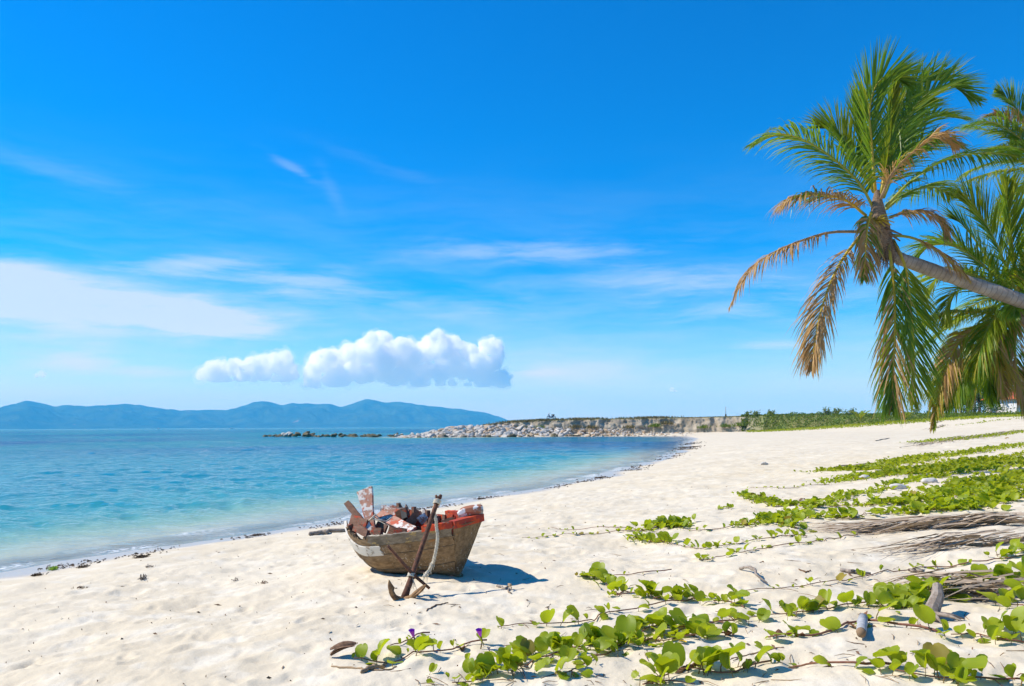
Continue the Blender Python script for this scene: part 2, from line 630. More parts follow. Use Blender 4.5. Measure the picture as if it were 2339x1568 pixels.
m_leaf = leaf_mat("vine_leaf", (0.15, 0.235, 0.006), (0.34, 0.385, 0.010), (0.56, 0.64, 0.012), 0.44, 0.48)
m_leafold = leaf_mat("vine_leaf_old", (0.36, 0.27, 0.03), (0.24, 0.20, 0.03), (0.4, 0.3, 0.03), 0.3, 0.6)
m_cover = geo_leaf_mat("ground_cover", (0.15, 0.22, 0.008), (0.35, 0.385, 0.012), (0.54, 0.60, 0.012), 0.44)
m_bankgreen = geo_leaf_mat("bank_green", (0.07, 0.14, 0.015), (0.20, 0.24, 0.03), (0.26, 0.36, 0.03), 0.4)
m_drygrass = geo_leaf_mat("dry_grass", (0.26, 0.20, 0.08), (0.16, 0.15, 0.05), (0.25, 0.2, 0.08), 0.3)
m_palm = geo_leaf_mat("palm_leaflet_green", (0.05, 0.135, 0.008), (0.155, 0.24, 0.014), (0.32, 0.50, 0.018), 0.44, 0.40)
m_palm2 = geo_leaf_mat("palm_leaflet_lime", (0.15, 0.22, 0.008), (0.31, 0.33, 0.015), (0.52, 0.58, 0.018), 0.44, 0.42)
m_palmbr = geo_leaf_mat("palm_leaflet_brown", (0.38, 0.20, 0.06), (0.58, 0.38, 0.16), (0.52, 0.30, 0.08), 0.30, 0.7)
m_palmye = geo_leaf_mat("palm_leaflet_yellow", (0.40, 0.28, 0.02), (0.28, 0.24, 0.03), (0.5, 0.34, 0.02), 0.35, 0.55)
m_tree = geo_leaf_mat("tree_leaf", (0.02, 0.055, 0.015), (0.055, 0.10, 0.02), (0.08, 0.15, 0.02), 0.3, 0.55, 0.3)


def plain(name, c1, c2, scale=8.0, rough=0.8, bstr=0.4, bdist=0.01, stretch=(1, 1, 1), spec=0.2):
    m, N = mat(name)
    v = N.mapping(objc(N), stretch)
    n1 = N.noise(v, scale, 6, 0.65)
    c = N.mix(N.ramp(n1, 0.32, 0.68), c1, c2)
    out(N, principled(N, c, rough, bump(N, n1, bstr, bdist), spec))
    return m


m_stem = plain("vine_stem", (0.16, 0.06, 0.045), (0.26, 0.13, 0.07), 30, 0.6)
m_petiole = plain("leaf_stalk", (0.22, 0.09, 0.06), (0.2, 0.2, 0.04), 40, 0.5)
m_rachis = plain("frond_rachis_yellow", (0.55, 0.37, 0.03), (0.40, 0.33, 0.05), 3, 0.5)
m_rachisg = plain("frond_rachis_green", (0.26, 0.30, 0.05), (0.36, 0.33, 0.05), 3, 0.5)
m_rachisb = plain("frond_rachis_brown", (0.25, 0.16, 0.09), (0.36, 0.25, 0.14), 3, 0.8)
m_dryfrond = geo_leaf_mat("dry_frond", (0.22, 0.15, 0.09), (0.66, 0.53, 0.38), (0.2, 0.14, 0.08), 0.12, 0.8, 4.0)
m_dead = plain("dead_wood", (0.20, 0.15, 0.11), (0.36, 0.30, 0.24), 25, 0.9, 0.6, 0.005, (1, 1, 1))
m_husk = plain("husk_brown", (0.10, 0.055, 0.03), (0.24, 0.14, 0.08), 25, 0.9)
m_fibre = plain("palm_fibre", (0.14, 0.09, 0.055), (0.34, 0.24, 0.16), 14, 0.95, 0.8, 0.03, (1, 1, 5))
m_weed = plain("seaweed_brown", (0.035, 0.022, 0.012), (0.13, 0.08, 0.04), 20, 0.8)
m_flower = plain("purple_petal", (0.50, 0.08, 0.62), (0.36, 0.05, 0.50), 30, 0.6, 0.0)
m_rock = plain("boulder_grey", (0.40, 0.36, 0.30), (0.60, 0.55, 0.47), 1.3, 0.9, 0.5, 0.1)
m_rockdark = plain("boulder_weedy", (0.09, 0.075, 0.035), (0.20, 0.165, 0.09), 1.5, 0.9, 0.5, 0.1)
m_rocktan = plain("boulder_tan", (0.44, 0.28, 0.15), (0.50, 0.40, 0.28), 1.5, 0.9, 0.5, 0.1)

# palm bark: pale grey with ring scars (object space runs along the trunk through the 'along' attribute)
m_bark, N = mat("palm_bark")
al = N.n('ShaderNodeAttribute', attribute_name='along', out=None).outputs['Fac']
p = objc(N)
nz = N.noise(p, 2.5, 6, 0.65)
ringv = N.math('ADD', N.math('MULTIPLY', al, 7.0), N.math('MULTIPLY', nz, 0.9))
fr = N.math('FRACT', ringv)
ring = N.math('MULTIPLY', N.ramp(fr, 0.0, 0.12), N.ramp(fr, 0.86, 1.0, 1.0, 0.0))
c = N.mix(N.ramp(nz, 0.3, 0.7), (0.25, 0.20, 0.155), (0.40, 0.345, 0.285))
c = N.mix(N.math('MULTIPLY', N.math('SUBTRACT', 1.0, ring), 0.55), c, (0.15, 0.115, 0.085))
hh = N.math('ADD', N.math('MULTIPLY', ring, 0.6), N.noise(p, 30, 4))
out(N, principled(N, c, 0.9, bump(N, hh, 0.6, 0.02), 0.15))

# eroded bank
m_bank, N = mat("bank_soil")
p = pos(N)
n1 = N.noise(N.mapping(p, (0.5, 0.5, 1.6)), 0.7, 7, 0.65)
n2 = N.noise(N.mapping(p, (1.2, 1.2, 0.4)), 1.1, 6, 0.6)
c = N.mix(N.ramp(n1, 0.35, 0.68), (0.32, 0.255, 0.17), (0.50, 0.425, 0.31))
c = N.mix(N.math('MULTIPLY', N.ramp(n2, 0.56, 0.72), 0.45), c, (0.22, 0.17, 0.10))
topf = N.n('ShaderNodeAttribute', attribute_name='top', out=None).outputs['Fac']
gcol = N.mix(N.ramp(N.noise(p, 0.12, 4), 0.4, 0.65), (0.20, 0.19, 0.07), (0.13, 0.19, 0.035))
c = N.mix(topf, c, gcol)
out(N, principled(N, c, 0.95, bump(N, n1, 0.7, 0.3), 0.1))

# forested hills
m_hill, N = mat("hill_forest")
p = pos(N)
n1 = N.noise(p, 0.004, 8, 0.65)
c = N.mix(N.ramp(n1, 0.35, 0.65), (0.018, 0.045, 0.018), (0.05, 0.085, 0.03))
cl = N.ramp(N.noise(p, 0.0065, 3, 0.5), 0.70, 0.74)
c = N.mix(N.math('MULTIPLY', cl, 0.6), c, (0.3, 0.25, 0.2))
out(N, principled(N, c, 1.0, bump(N, n1, 1.0, 60.0), 0.0))

# cumulus
m_cloud, N = mat("cumulus")
out(N, None, N.n('ShaderNodeVolumePrincipled', {'Color': (1, 1, 1, 1), 'Density': 0.012, 'Anisotropy': 0.0}))
m_wisp, N = mat("cumulus_wisp")
out(N, None, N.n('ShaderNodeVolumePrincipled', {'Color': (1, 1, 1, 1), 'Density': 0.0016, 'Anisotropy': 0.0}))


# boat paint and timber
def timber(name, wood1, wood2, paint=None, paint2=None, cover=0.5, flecks=0.0, scale=1.0, grain=(2, 14, 14)):
    m, N = mat(name)
    v = objc(N)
    g = N.noise(N.mapping(v, grain), 3.0 * scale, 8, 0.7)
    bl = N.noise(v, 4.0 * scale, 5, 0.6)
    c = N.mix(N.ramp(g, 0.3, 0.7), wood1, wood2)
    c = N.mix(N.math('MULTIPLY', N.ramp(bl, 0.5, 0.72), 0.6), c, tuple(x * 0.45 for x in wood1))
    h = g
    if paint:
        pn = N.noise(N.mapping(v, (1.0, 1.6, 1.6), loc=(3, 1, 2)), 7.0 * scale, 7, 0.68)
        pm = N.ramp(pn, 0.5 - (cover - 0.5) * 0.5 - 0.015, 0.5 - (cover - 0.5) * 0.5 + 0.015)
        pcol = paint
        if paint2:
            p2 = N.noise(N.mapping(v, (1.2, 1, 1), loc=(8, 4, 1)), 9.0 * scale, 6, 0.66)
            pcol = N.mix(N.ramp(p2, 0.49, 0.53), paint, paint2)
        c = N.mix(pm, c, pcol)
        h = N.math('ADD', N.math('MULTIPLY', g, 0.4), pm)
    if flecks:
        fl = N.noise(N.mapping(v, (26, 26, 5), rot=(0, R(20), 0)), 2.0 * scale, 6, 0.75)
        msk = N.noise(v, 2.3, 3)
        fm = N.math('MULTIPLY', N.ramp(fl, 0.58, 0.64), N.ramp(msk, 0.48, 0.64))
        c = N.mix(N.math('MULTIPLY', fm, flecks), c, (0.62, 0.58, 0.50))
        rust = N.math('MULTIPLY', N.ramp(N.noise(N.mapping(v, (3, 3, 8), loc=(5, 5, 5)), 2.0, 5, 0.6), 0.66, 0.72), 0.7)
        c = N.mix(rust, c, (0.33, 0.14, 0.03))
    out(N, principled(N, c, 0.82, bump(N, h, 0.55, 0.006), 0.2))
    return m


m_hull = timber("hull_brown", (0.13, 0.08, 0.038), (0.29, 0.195, 0.105), flecks=0.8)
m_hullgrey = timber("hull_grey", (0.13, 0.105, 0.075), (0.26, 0.215, 0.155), (0.36, 0.26, 0.11), None, 0.33)
m_hullwhite = timber("hull_white_strake", (0.26, 0.21, 0.15), (0.44, 0.38, 0.30), (0.60, 0.56, 0.48), None, 0.66)
m_red = timber("red_paint", (0.26, 0.14, 0.09), (0.38, 0.25, 0.17), (0.58, 0.075, 0.022), (0.36, 0.05, 0.028), 0.74)
m_redwood = timber("red_brown_wood", (0.13, 0.065, 0.04), (0.25, 0.14, 0.09), (0.36, 0.06, 0.028), None, 0.38)
m_flaky = timber("flaky_white_red", (0.36, 0.16, 0.10), (0.46, 0.27, 0.19), (0.64, 0.59, 0.52), (0.48, 0.11, 0.055), 0.50)
m_whitewood = timber("bleached_block", (0.30, 0.24, 0.19), (0.52, 0.46, 0.40), (0.70, 0.68, 0.64), (0.36, 0.14, 0.08), 0.6)
m_rust = plain("rusty_iron", (0.055, 0.03, 0.022), (0.20, 0.085, 0.045), 18, 0.85, 0.8, 0.006)
m_rustlight = plain("rusty_iron_sandy", (0.10, 0.055, 0.03), (0.34, 0.20, 0.09), 18, 0.85, 0.8, 0.006)
m_rope = plain("old_rope", (0.50, 0.43, 0.31), (0.66, 0.60, 0.48), 60, 0.95, 0.8, 0.004)
m_black = plain("black_rubber", (0.015, 0.015, 0.016), (0.03, 0.03, 0.03), 10, 0.6)
m_bluepaint = plain("dark_blue_paint", (0.02, 0.03, 0.12), (0.03, 0.04, 0.16), 5, 0.3)
m_chrome = plain("dull_metal", (0.3, 0.3, 0.3), (0.4, 0.4, 0.4), 10, 0.4)
m_wall = plain("white_render", (0.70, 0.67, 0.62), (0.78, 0.76, 0.72), 2, 0.9)
m_roof = plain("red_tile", (0.45, 0.09, 0.04), (0.38, 0.12, 0.06), 2, 0.85)
m_whiteboat = plain("white_paint", (0.75, 0.75, 0.75), (0.8, 0.8, 0.8), 2, 0.5)

# ------------------------------------------------------------------ ground
def polar(rs, angs):
    A, Rr = np.meshgrid(angs, rs)
    return Rr * np.sin(A), Rr * np.cos(A)


def geom(a, b, ratio):
    n = int(math.ceil(math.log(b / a) / math.log(ratio)))
    return list(np.geomspace(a, b, n + 1)[:-1])


angs = np.radians(np.concatenate([np.arange(-180, -42, 6), np.arange(-42, 42, 0.13), np.arange(42, 180.1, 6)]))
rs = np.array([0.02, 0.6, 1.2, 1.8, 2.3, 2.7] + geom(3.0, 60, 1.0062) + geom(60, 420, 1.02) + geom(420, 10600, 1.25) + [10600])
X, Y = polar(rs, angs)
Z = full_h(X, Y)
GRID.update(r=list(rs), a=list(angs), z=Z)
o = link_mesh("sand_ground", grid_mesh("sand_ground", X, Y, Z), m_sand)
tag(o, "pale cream sandy beach sloping down into the sea", None, None, "structure")

# ------------------------------------------------------------------ sea
angs = np.radians(np.concatenate([np.arange(-180, -42, 6), np.arange(-42, 22, 0.10), np.arange(22, 180.1, 6)]))
rs = np.array([4.0, 6.0, 7.5] + geom(8.5, 260, 1.0066) + geom(260, 10600, 1.045) + [10600])
X, Y = polar(rs, angs)
base, S = base_h(X, Y)
dep = np.maximum(-base, 0)
Z = np.zeros_like(X)
SX = np.zeros_like(X)
step = np.maximum(np.hypot(X, Y) * 0.0066, 0.05)
wr = np.random.default_rng(5)
for k in range(46):
    lam = 0.45 * (1.075 ** k)                    # 0.45 .. 11 m
    th = R(62) + wr.normal(0, 0.55)              # travel towards the beach
    amp = 0.0118 * lam ** 0.66 * (1 if lam < 4 else 0.5)
    kx, ky = math.cos(th) * 2 * math.pi / lam, math.sin(th) * 2 * math.pi / lam
    ph = wr.uniform(0, 6.28)
    fade = sstep(lam / step, 3.0, 7.0)
    env = 0.6 + 0.8 * perlin(X / (lam * 4) + k * 3.7, Y / (lam * 4), 100 + k)
    w = np.sin(kx * X + ky * Y + ph + 1.2 * perlin(X / (lam * 3), Y / (lam * 3), 200 + k))
    Z += amp * fade * env * (1 - 2 * np.abs(w)) * 0.5 + amp * fade * env * 0.5 * w
Z *= 0.12 + 0.88 * sstep(dep, 0.05, 0.9)
# one low wavelet lapping along the edge
lap = np.exp(-((S + 1.0 + 0.35 * perlin(X * 0.25, Y * 0.25, 9)) / 0.26) ** 2) * sstep(perlin(X * 0.22 + 3, Y * 0.22, 12), -0.25, 0.35)
Z += 0.035 * lap
me = grid_mesh("sea", X, Y, Z)
o = link_mesh("sea", me, m_water)
rr = np.hypot(X, Y)
patch = sstep(fbm(X / 95 + 2.2, Y / 95 + 1.1, 3, 77), -0.12, 0.35) * sstep(rr, 45, 110) * (1 - 0.75 * sstep(rr, 420, 900))
patch = np.clip(patch + 0.55 * sstep(X, -20, 25) * sstep(rr, 40, 75) * (1 - sstep(rr, 160, 220)), 0, 0.95)
patch = np.clip(patch + 0.9 * np.exp(-(((X + 95) / 75) ** 2 + ((Y - 135) / 42) ** 2)) * sstep(fbm(X / 25, Y / 25, 3, 78), -0.5, 0.2), 0, 0.97)
fo = np.exp(-((S + 0.35) / 0.22) ** 2) * 1.0 * sstep(perlin(X * 0.5, Y * 0.5, 14), -0.2, 0.4) + 0.6 * lap * sstep(perlin(X * 0.6 + 9, Y * 0.6, 15), 0.1, 0.5)
for nm, arr in (("depth", dep), ("open", sstep(rr, 25, 120)), ("patch", patch), ("foam", np.clip(fo, 0, 1))):
    at = me.attributes.new(nm, 'FLOAT', 'POINT')
    at.data.foreach_set('value', arr.astype(np.float32).ravel())
tag(o, "rippled turquoise sea with clear shallows along the beach", None, None, "structure")

# ------------------------------------------------------------------ hills across the water
def hills(name, crest, d0, d1, seed, label):
    us = np.array([c[0] for c in crest], float); vs = np.array([c[1] for c in crest], float)
    U = np.linspace(us[0], us[-1], 520)
    V = np.interp(U, us, vs)
    ker = np.hanning(9); ker /= ker.sum()
    V = np.convolve(np.pad(V, 4, mode='edge'), ker, 'valid')
    hor = 974.4 - 0.005 * (U - 1169.5)
    zc = np.maximum((hor - V), 0.0) / FD
    zc += (0.0009 * fbm(U / 26, U * 0, 4, seed)) * sstep(zc, 0.0, 0.01)
    q = np.linspace(0, 1.35, 46)
    A = np.arctan((U - 1169.5) / FD)
    QQ, AA = np.meshgrid(q, A, indexing='ij')
    ZC = np.tile(zc, (len(q), 1))
    D = d0 + (d1 - d0) * QQ
    prof = np.where(QQ <= 1, np.power(np.clip(QQ, 0, 1), 0.85), 1 - (QQ - 1) * 2.2)
    rid = fbm(AA * 26 + QQ * 0.7, QQ * 2.2 + AA * 6, 4, seed + 3)
    prof = prof * (1 + 0.42 * rid * np.clip(QQ, 0, 1) ** 0.5 * (1 - np.clip(QQ, 0, 1)) * 2.2) + 0.12 * rid * np.clip(1 - QQ, 0, 1) * np.clip(QQ * 4, 0, 1)
    prof = np.where(QQ <= 1, np.minimum(prof, 1.0), prof)
    H = CAM_Z + ZC * d1 * np.cos(AA) * prof - 3 * (QQ < 0.01)
    H = np.minimum(H, CAM_Z + ZC * D * np.cos(AA) + 0.5)
    Rr = D
    Xh = Rr * np.sin(AA); Yh = Rr * np.cos(AA)
    o = link_mesh(name, grid_mesh(name, Xh, Yh, H - 2.5), m_hill)
    tag(o, label, None, None, "structure")


hills("hills", [(-700, 976), (-500, 955), (-300, 938), (-150, 940), (0, 932), (30, 923), (62, 914), (95, 920), (130, 930), (160, 924), (200, 928),
                (250, 925), (290, 922), (330, 927), (380, 934), (420, 938), (470, 936), (520, 937), (545, 930), (575, 920), (605, 915), (625, 920),
                (645, 926), (670, 921), (700, 921), (730, 924), (755, 922), (780, 931), (800, 924), (825, 914), (845, 911), (862, 916), (880, 920), (905, 917), (940, 922),
                (980, 928), (1020, 931), (1060, 936), (1100, 941), (1130, 949), (1155, 957), (1185, 971), (1200, 975)], 8200, 9800, 301,
      "long blue forested island hills across the water")

# ------------------------------------------------------------------ raised spit with its eroded bank
foot = [(1035, 166, 1.0, 1.1), (1060, 165, 1.5, 1.0), (1100, 164, 2.5, 1.0), (1150, 163, 3.3, 1.2), (1270, 160, 3.75, 1.3), (1400, 158, 3.9, 1.4), (1550, 155, 4.05, 1.5), (1690, 150, 4.2, 1.8),
        (1760, 143, 4.25, 4.0), (1850, 134, 4.2, 5.5), (1950, 126, 4.1, 6.5), (2050, 119, 4.0, 7), (2150, 113, 3.9, 7), (2339, 105, 3.8, 7), (2500, 98, 3.8, 7), (2800, 92, 3.8, 7)]
foot = [(a, b, c - 0.55 * min(1, max(0, (a - 1060) / 90)), d) for a, b, c, d in foot]
fu = np.array([f[0] for f in foot], float)
U = np.linspace(fu[0], fu[-1], 760)
DD = np.interp(U, fu, [f[1] for f in foot]); TZ = np.interp(U, fu, [f[2] for f in foot]); SW = np.interp(U, fu, [f[3] for f in foot])
A = np.arctan((U - 1169.5) / FD)
fx = DD * np.tan(A); fy = DD
prof_q = np.concatenate([np.linspace(0, 1, 14), np.array([1.08, 1.25, 1.6, 2.2, 3.2, 5, 8, 12])])
QQ, II = np.meshgrid(prof_q, np.arange(len(U)), indexing='ij')
FX = fx[II]; FY = fy[II]; SWW = SW[II]
back = np.where(QQ <= 1, QQ * SWW, SWW + (QQ - 1) * 4.0)
wig = 0.6 * fbm(U / 30, U * 0, 4, 401)[II] * np.clip(QQ, 0.3, 1) + 0.45 * fbm(U[II] / 14, QQ * 2.2 + U[II] / 40, 4, 402) * (QQ < 1.2)
nx = fx / np.hypot(fx, fy); ny = fy / np.hypot(fx, fy)
BX = FX + (back + wig) * nx[II]; BY = FY + (back + wig) * ny[II]
bh, _ = base_h(BX, BY)
fz = base_h(fx, fy)[0] - 0.15
FZ = fz[II]; TT = TZ[II] + 0.12 * fbm(U / 16, U * 0, 3, 403)[II]
ZZ = np.where(QQ <= 1, FZ + (TT - FZ) * np.power(np.clip(QQ, 0, 1), 0.9), TT + 0.10 * fbm(U[II] / 12, QQ, 3, 404) - (QQ - 1) * 0.02)
me = grid_mesh("spit_bank", BX, BY, ZZ)
at = me.attributes.new("top", 'FLOAT', 'POINT')
at.data.foreach_set('value', np.clip(sstep(QQ, 0.93, 1.05) + sstep(U, 1680, 1760)[II], 0, 1).astype(np.float32).ravel())
tag(link_mesh("spit_bank", me, m_bank), "raised spit with an eroded pale earth bank", None, None, "structure")


fd_ = [f[1] for f in foot]; ft_ = [f[2] for f in foot]; fs_ = [f[3] for f in foot]


def bank_pts(u, q):
    """points on the spit's bank: u along it, q from foot (0) over the edge (1) and back"""
    u = np.asarray(u, float); q = np.asarray(q, float)
    d = np.interp(u, fu, fd_); tz = np.interp(u, fu, ft_); sw = np.interp(u, fu, fs_)
    x = d * (u - 1169.5) / FD; y = d; n = np.hypot(x, y)
    b = np.where(q <= 1, q * sw, sw + (q - 1) * 4) + 0.6 * fbm(u / 30, u * 0, 4, 401) * np.maximum(q, 0.3)
    f0 = base_h(x, y)[0] - 0.15
    z = f0 + (tz - f0) * np.minimum(q, 1) ** 0.9
    return np.stack([x + x / n * b, y + y / n * b, z], -1)


def bank_pt(u, q):
    return Vector(bank_pts(np.array([u]), np.array([q]))[0])

# ------------------------------------------------------------------ boulders of the jetty and the rubble below the bank
def rock_mesh(k):
    bm = bmesh.new()
    bmesh.ops.create_icosphere(bm, subdivisions=2, radius=0.5)
    r = random.Random(500 + k)
    sq = (r.uniform(0.8, 1.25), r.uniform(0.7, 1.0), r.uniform(0.5, 0.8))
    planes = [(Vector((r.uniform(-1, 1), r.uniform(-1, 1), r.uniform(-1, 1))).normalized(), r.uniform(0.28, 0.42)) for _ in range(9)]
    for v in bm.verts:
        co = v.co.copy()
        for n, d in planes:                      # chip flat faces off the ball
            e = co.dot(n) - d
            if e > 0: co -= n * e * 0.9
        v.co = Vector((co.x * sq[0] * 1.25, co.y * sq[1] * 1.25, co.z * sq[2] * 1.25))
    me = bpy.data.meshes.new("boulder")
    bm.to_mesh(me); bm.free()
    return me


rock_sets = {}
for key, mm in (('grey', m_rock), ('dark', m_rockdark), ('tan', m_rocktan)):
    rock_sets[key] = []
    for k in range(6):
        me = rock_mesh(k)
        me.materials.append(mm)
        rock_sets[key].append(me)


def place_rock(parent, x, y, z, size, key):
    o = bpy.data.objects.new("boulder", random.choice(rock_sets[key]))
    COL.objects.link(o)
    o.parent = parent
    o.location = (x - parent.location.x, y - parent.location.y, z - parent.location.z)
    o.rotation_euler = (random.uniform(-0.5, 0.5), random.uniform(-0.5, 0.5), random.uniform(0, 6.28))
    k = random.uniform(0.75, 1.3)
    o.scale = (size * k, size, size * random.uniform(0.75, 1.1))
    return o


jetty = empty("rock_jetty", (*at_z(750, 997, 0), 0))
tag(jetty, "low broken line of dark weedy boulders running out into the sea", "jetty")
for i in range(170):
    q = random.random() ** 0.8
    u = 985 - q * 375
    if 670 < u < 690 and random.random() < 0.5: u += 30
    v = 997.5 + random.gauss(0, 0.7) + (900 - u) * -0.002
    x, y = at_z(u, v, 0.0)
    lift = 0.30 + 0.55 * float(sstep(u, 860, 960)) + 0.25 * (1 if 640 < u < 720 or 760 < u < 800 else 0)
    sz = random.uniform(0.5, 1.25)
    place_rock(jetty, x, y, random.uniform(-0.15, lift) - 0.1, sz, 'dark' if (random.random() < 0.85 or u < 880) and lift < 0.8 else 'grey')
place_rock(jetty, *at_z(605, 997.6, 0), 0.0, 1.3, 'dark')
for u in (648, 655, 662, 680, 700):
    place_rock(jetty, *at_z(u, 997.8, 0), 0.55, random.uniform(1.1, 1.6), 'grey' if u < 665 else 'dark')

rubble = empty("boulder_bank", (*at_z(1250, 994, 0), 0))
tag(rubble, "pale grey rubble boulders heaped along the waterline below the earth bank", "boulder bank")
rest = []
sp = [Vector((p[0], p[1], 0)) for p in spit]
for i in range(1150):
    u = random.uniform(915, 1600) if i > 260 else random.uniform(915, 1180)
    a = (u - 1169.5) / FD
    wl = float(np.interp(u, [q[0] for q in spit_px][::-1], [q[1] for q in spit_px][::-1]))
    x0_, y0_ = at_z(u, wl, 0)
    q = random.random()
    dist = q * (11 if u > 1040 else 7 + 4 * (u - 915) / 125)
    n = Vector((x0_, y0_, 0)).normalized()
    taper = float(sstep(u, 900, 1060)) * (1 - 0.55 * float(sstep(u, 1380, 1560)))
    z = (-0.1 + 2.15 * q * (0.5 + 0.5 * taper) * taper) * (1 if q < 0.8 else 1.0)
    big = random.random() < 0.22 and u < 1300
    sz = random.uniform(0.9, 1.7) if big else random.uniform(0.35, 0.95)
    if u > 1400: sz *= 0.65
    key = 'dark' if q < 0.10 and random.random() < 0.65 else ('tan' if random.random() < (0.2 if u < 1300 else 0.5) else 'grey')
    rest.append((sz, x0_ + n.x * dist, y0_ + n.y * dist, z, key))
rest.sort(reverse=True)
for sz, x, y, z, key in rest[:285]:
    place_rock(rubble, x, y, z, sz, key)
mbs = {'grey': MB(), 'dark': MB(), 'tan': MB()}
raw = {k: [([tuple(v.co) for v in me.vertices], [tuple(p.vertices) for p in me.polygons]) for me in ms] for k, ms in rock_sets.items()}
for sz, x, y, z, key in rest[285:]:
    vs, fs = random.choice(raw[key])
    M = Matrix.Translation((x, y, z)) @ Euler((random.uniform(-.5, .5), random.uniform(-.5, .5), random.uniform(0, 6.28))).to_matrix().to_4x4() @ Matrix.Scale(sz, 4)
    mbs[key].add([M @ Vector(v) for v in vs], fs)
for key, mm in (('grey', m_rock), ('dark', m_rockdark), ('tan', m_rocktan)):
    o = mbs[key].build("small_rubble", mm, rubble, False, tuple(rubble.location))
    o.location = (0, 0, 0)
    tag(o, None, None, None, "stuff")


# ------------------------------------------------------------------ scattered blades and leaf cards
def blades(name, pts, hgt, wid, spread, per, mt, parent=None, lean=0.5, kind="stuff"):
    n = len(pts)
    P = np.repeat(np.array(pts, float), per, axis=0)
    k = len(P)
    P[:, 0] += rng.normal(0, spread, k); P[:, 1] += rng.normal(0, spread, k)
    a = rng.uniform(0, 6.283, k)
    h = (np.repeat(np.array(hgt), per) if np.ndim(hgt) > 0 else hgt) * rng.uniform(0.5, 1.15, k)
    w = wid * rng.uniform(0.6, 1.4, k)
    b = rng.uniform(0, 6.283, k); ln = lean * rng.uniform(0.1, 1.0, k)
    wx, wy = np.cos(a) * w / 2, np.sin(a) * w / 2
    tx, ty = np.cos(b) * ln * h, np.sin(b) * ln * h
    v = np.zeros((k, 4, 3))
    v[:, 0] = np.stack([P[:, 0] - wx, P[:, 1] - wy, P[:, 2]], -1)
    v[:, 1] = np.stack([P[:, 0] + wx, P[:, 1] + wy, P[:, 2]], -1)
    v[:, 2] = np.stack([P[:, 0] + tx * .5 + wx * .9, P[:, 1] + ty * .5 + wy * .9, P[:, 2] + h * 0.6], -1)
    v[:, 3] = np.stack([P[:, 0] + tx, P[:, 1] + ty, P[:, 2] + h], -1)
    me = bpy.data.meshes.new(name)
    set_quads(me, v.reshape(-1, 3), np.arange(k * 4).reshape(-1, 4))
    o = link_mesh(name, me, mt, parent, False)
    if kind: o["kind"] = kind
    return o


def cards(name, C, size, mt, parent=None, flat=0.0, kind="stuff"):
    """leaf-shaped diamonds at the points C"""
    C = np.array(C, float); k = len(C)
    d = rng.normal(0, 1, (k, 3)); d[:, 2] *= (1 - flat); d /= np.linalg.norm(d, axis=1)[:, None]
    e = rng.normal(0, 1, (k, 3)); e -= d * (d * e).sum(1)[:, None]
    if flat: e[:, 2] *= (1 - flat)
    e /= np.linalg.norm(e, axis=1)[:, None]
    s = (np.array(size) * rng.uniform(0.6, 1.3, k))[:, None]
    v = np.stack([C - d * s, C - e * s * 0.5, C + d * s, C + e * s * 0.5], 1)
    me = bpy.data.meshes.new(name)
    set_quads(me, v.reshape(-1, 3), np.arange(k * 4).reshape(-1, 4))
    o = link_mesh(name, me, mt, parent, False)
    if kind: o["kind"] = kind
    return o


# dry grass along the top edge of the spit
uu = np.where(np.arange(1500) > 500, rng.uniform(1100, 1720, 1500), np.take([1190, 1330, 1480, 1230], rng.integers(0, 4, 1500)) + rng.normal(0, 28, 1500))
pts = bank_pts(uu, rng.uniform(0.98, 1.8, 1500)); pts[:, 2] -= 0.05
hh = np.where(np.arange(1500) < 500, 0.55, 0.2)
tag(blades("bank_top_grass", pts, hh, 0.14, 0.35, 7, m_drygrass), "dry straw-coloured grass along the top of the earth bank", None, None, "stuff")

# tufts on the face of the bank
for (u, q, n, col, lab) in [(1060, 0.3, 14, 'd', "dry grass tuft at the low left end of the earth bank"), (1190, 0.35, 14, 'g', "small green tuft low on the bank near its left end"), (1232, 0.45, 16, 'g', "green tuft on the bank left of the motorbike"),
                             (1313, 0.45, 40, 'd', "wide dry grass tuft below the motorbike"), (1350, 0.4, 34, 'd', "brownish grass tuft right of the motorbike on the bank face"), (1432, 0.4, 26, 'd', "dark dry tuft half way along the bank face"), (1493, 0.45, 50, 'g', "broad green tuft in the middle of the bank face"),
                             (1520, 0.6, 40, 'd', "tall dry tuft hanging at the bank edge by the grass crest"), (1600, 0.3, 24, 'g', "green tuft low on the bank beside tan stones"), (1655, 0.35, 34, 'g', "green tuft on the bank below the small pole"), (1690, 0.4, 60, 'g', "leafy green tuft where the bare bank turns green")]:
    p = bank_pt(u, q)
    o = blades("grass_tuft", [(p.x - 0.3 * ny_, p.y - 0.5, p.z - 0.1) for ny_ in (0, 1, -1)], 0.75, 0.16, 0.55, n, m_drygrass if col == 'd' else m_bankgreen, None, 0.9, None)
    tag(o, lab, "grass tuft", "grass tufts on the bank face")

# green slope to the right of the bare bank
uu = 1690 + (2800 - 1690) * rng.random(26000) ** 1.5
uu = uu[(uu > 1740) | (rng.random(26000) < 0.5)]
C = bank_pts(uu, np.maximum(rng.uniform(-0.15, 1.6, len(uu)), 0)); C[:, 2] += rng.uniform(-0.05, 0.30, len(uu)) * (1 + 2.2 * np.clip(fbm(C[:, 0] / 2.2, C[:, 1] / 2.2, 3, 505), 0, 1))
tag(cards("bank_shrub_cover", C, 0.16, m_bankgreen), "low tangled green cover on the slope behind the beach", None, None, "stuff")
C = []
for i in range(11000):
    u = random.uniform(1700, 2800)
    q = -random.random() ** 2 * 0.9
    d = np.interp(u, fu, [f[1] for f in foot]) + q * 9
    a = math.atan((u - 1169.5) / FD)
    x = d * math.tan(a); y = d
    C.append((x, y, 0.0))
C = np.array(C); C[:, 2] = gzs(C[:, 0], C[:, 1]) + rng.uniform(0.02, 0.22, len(C))
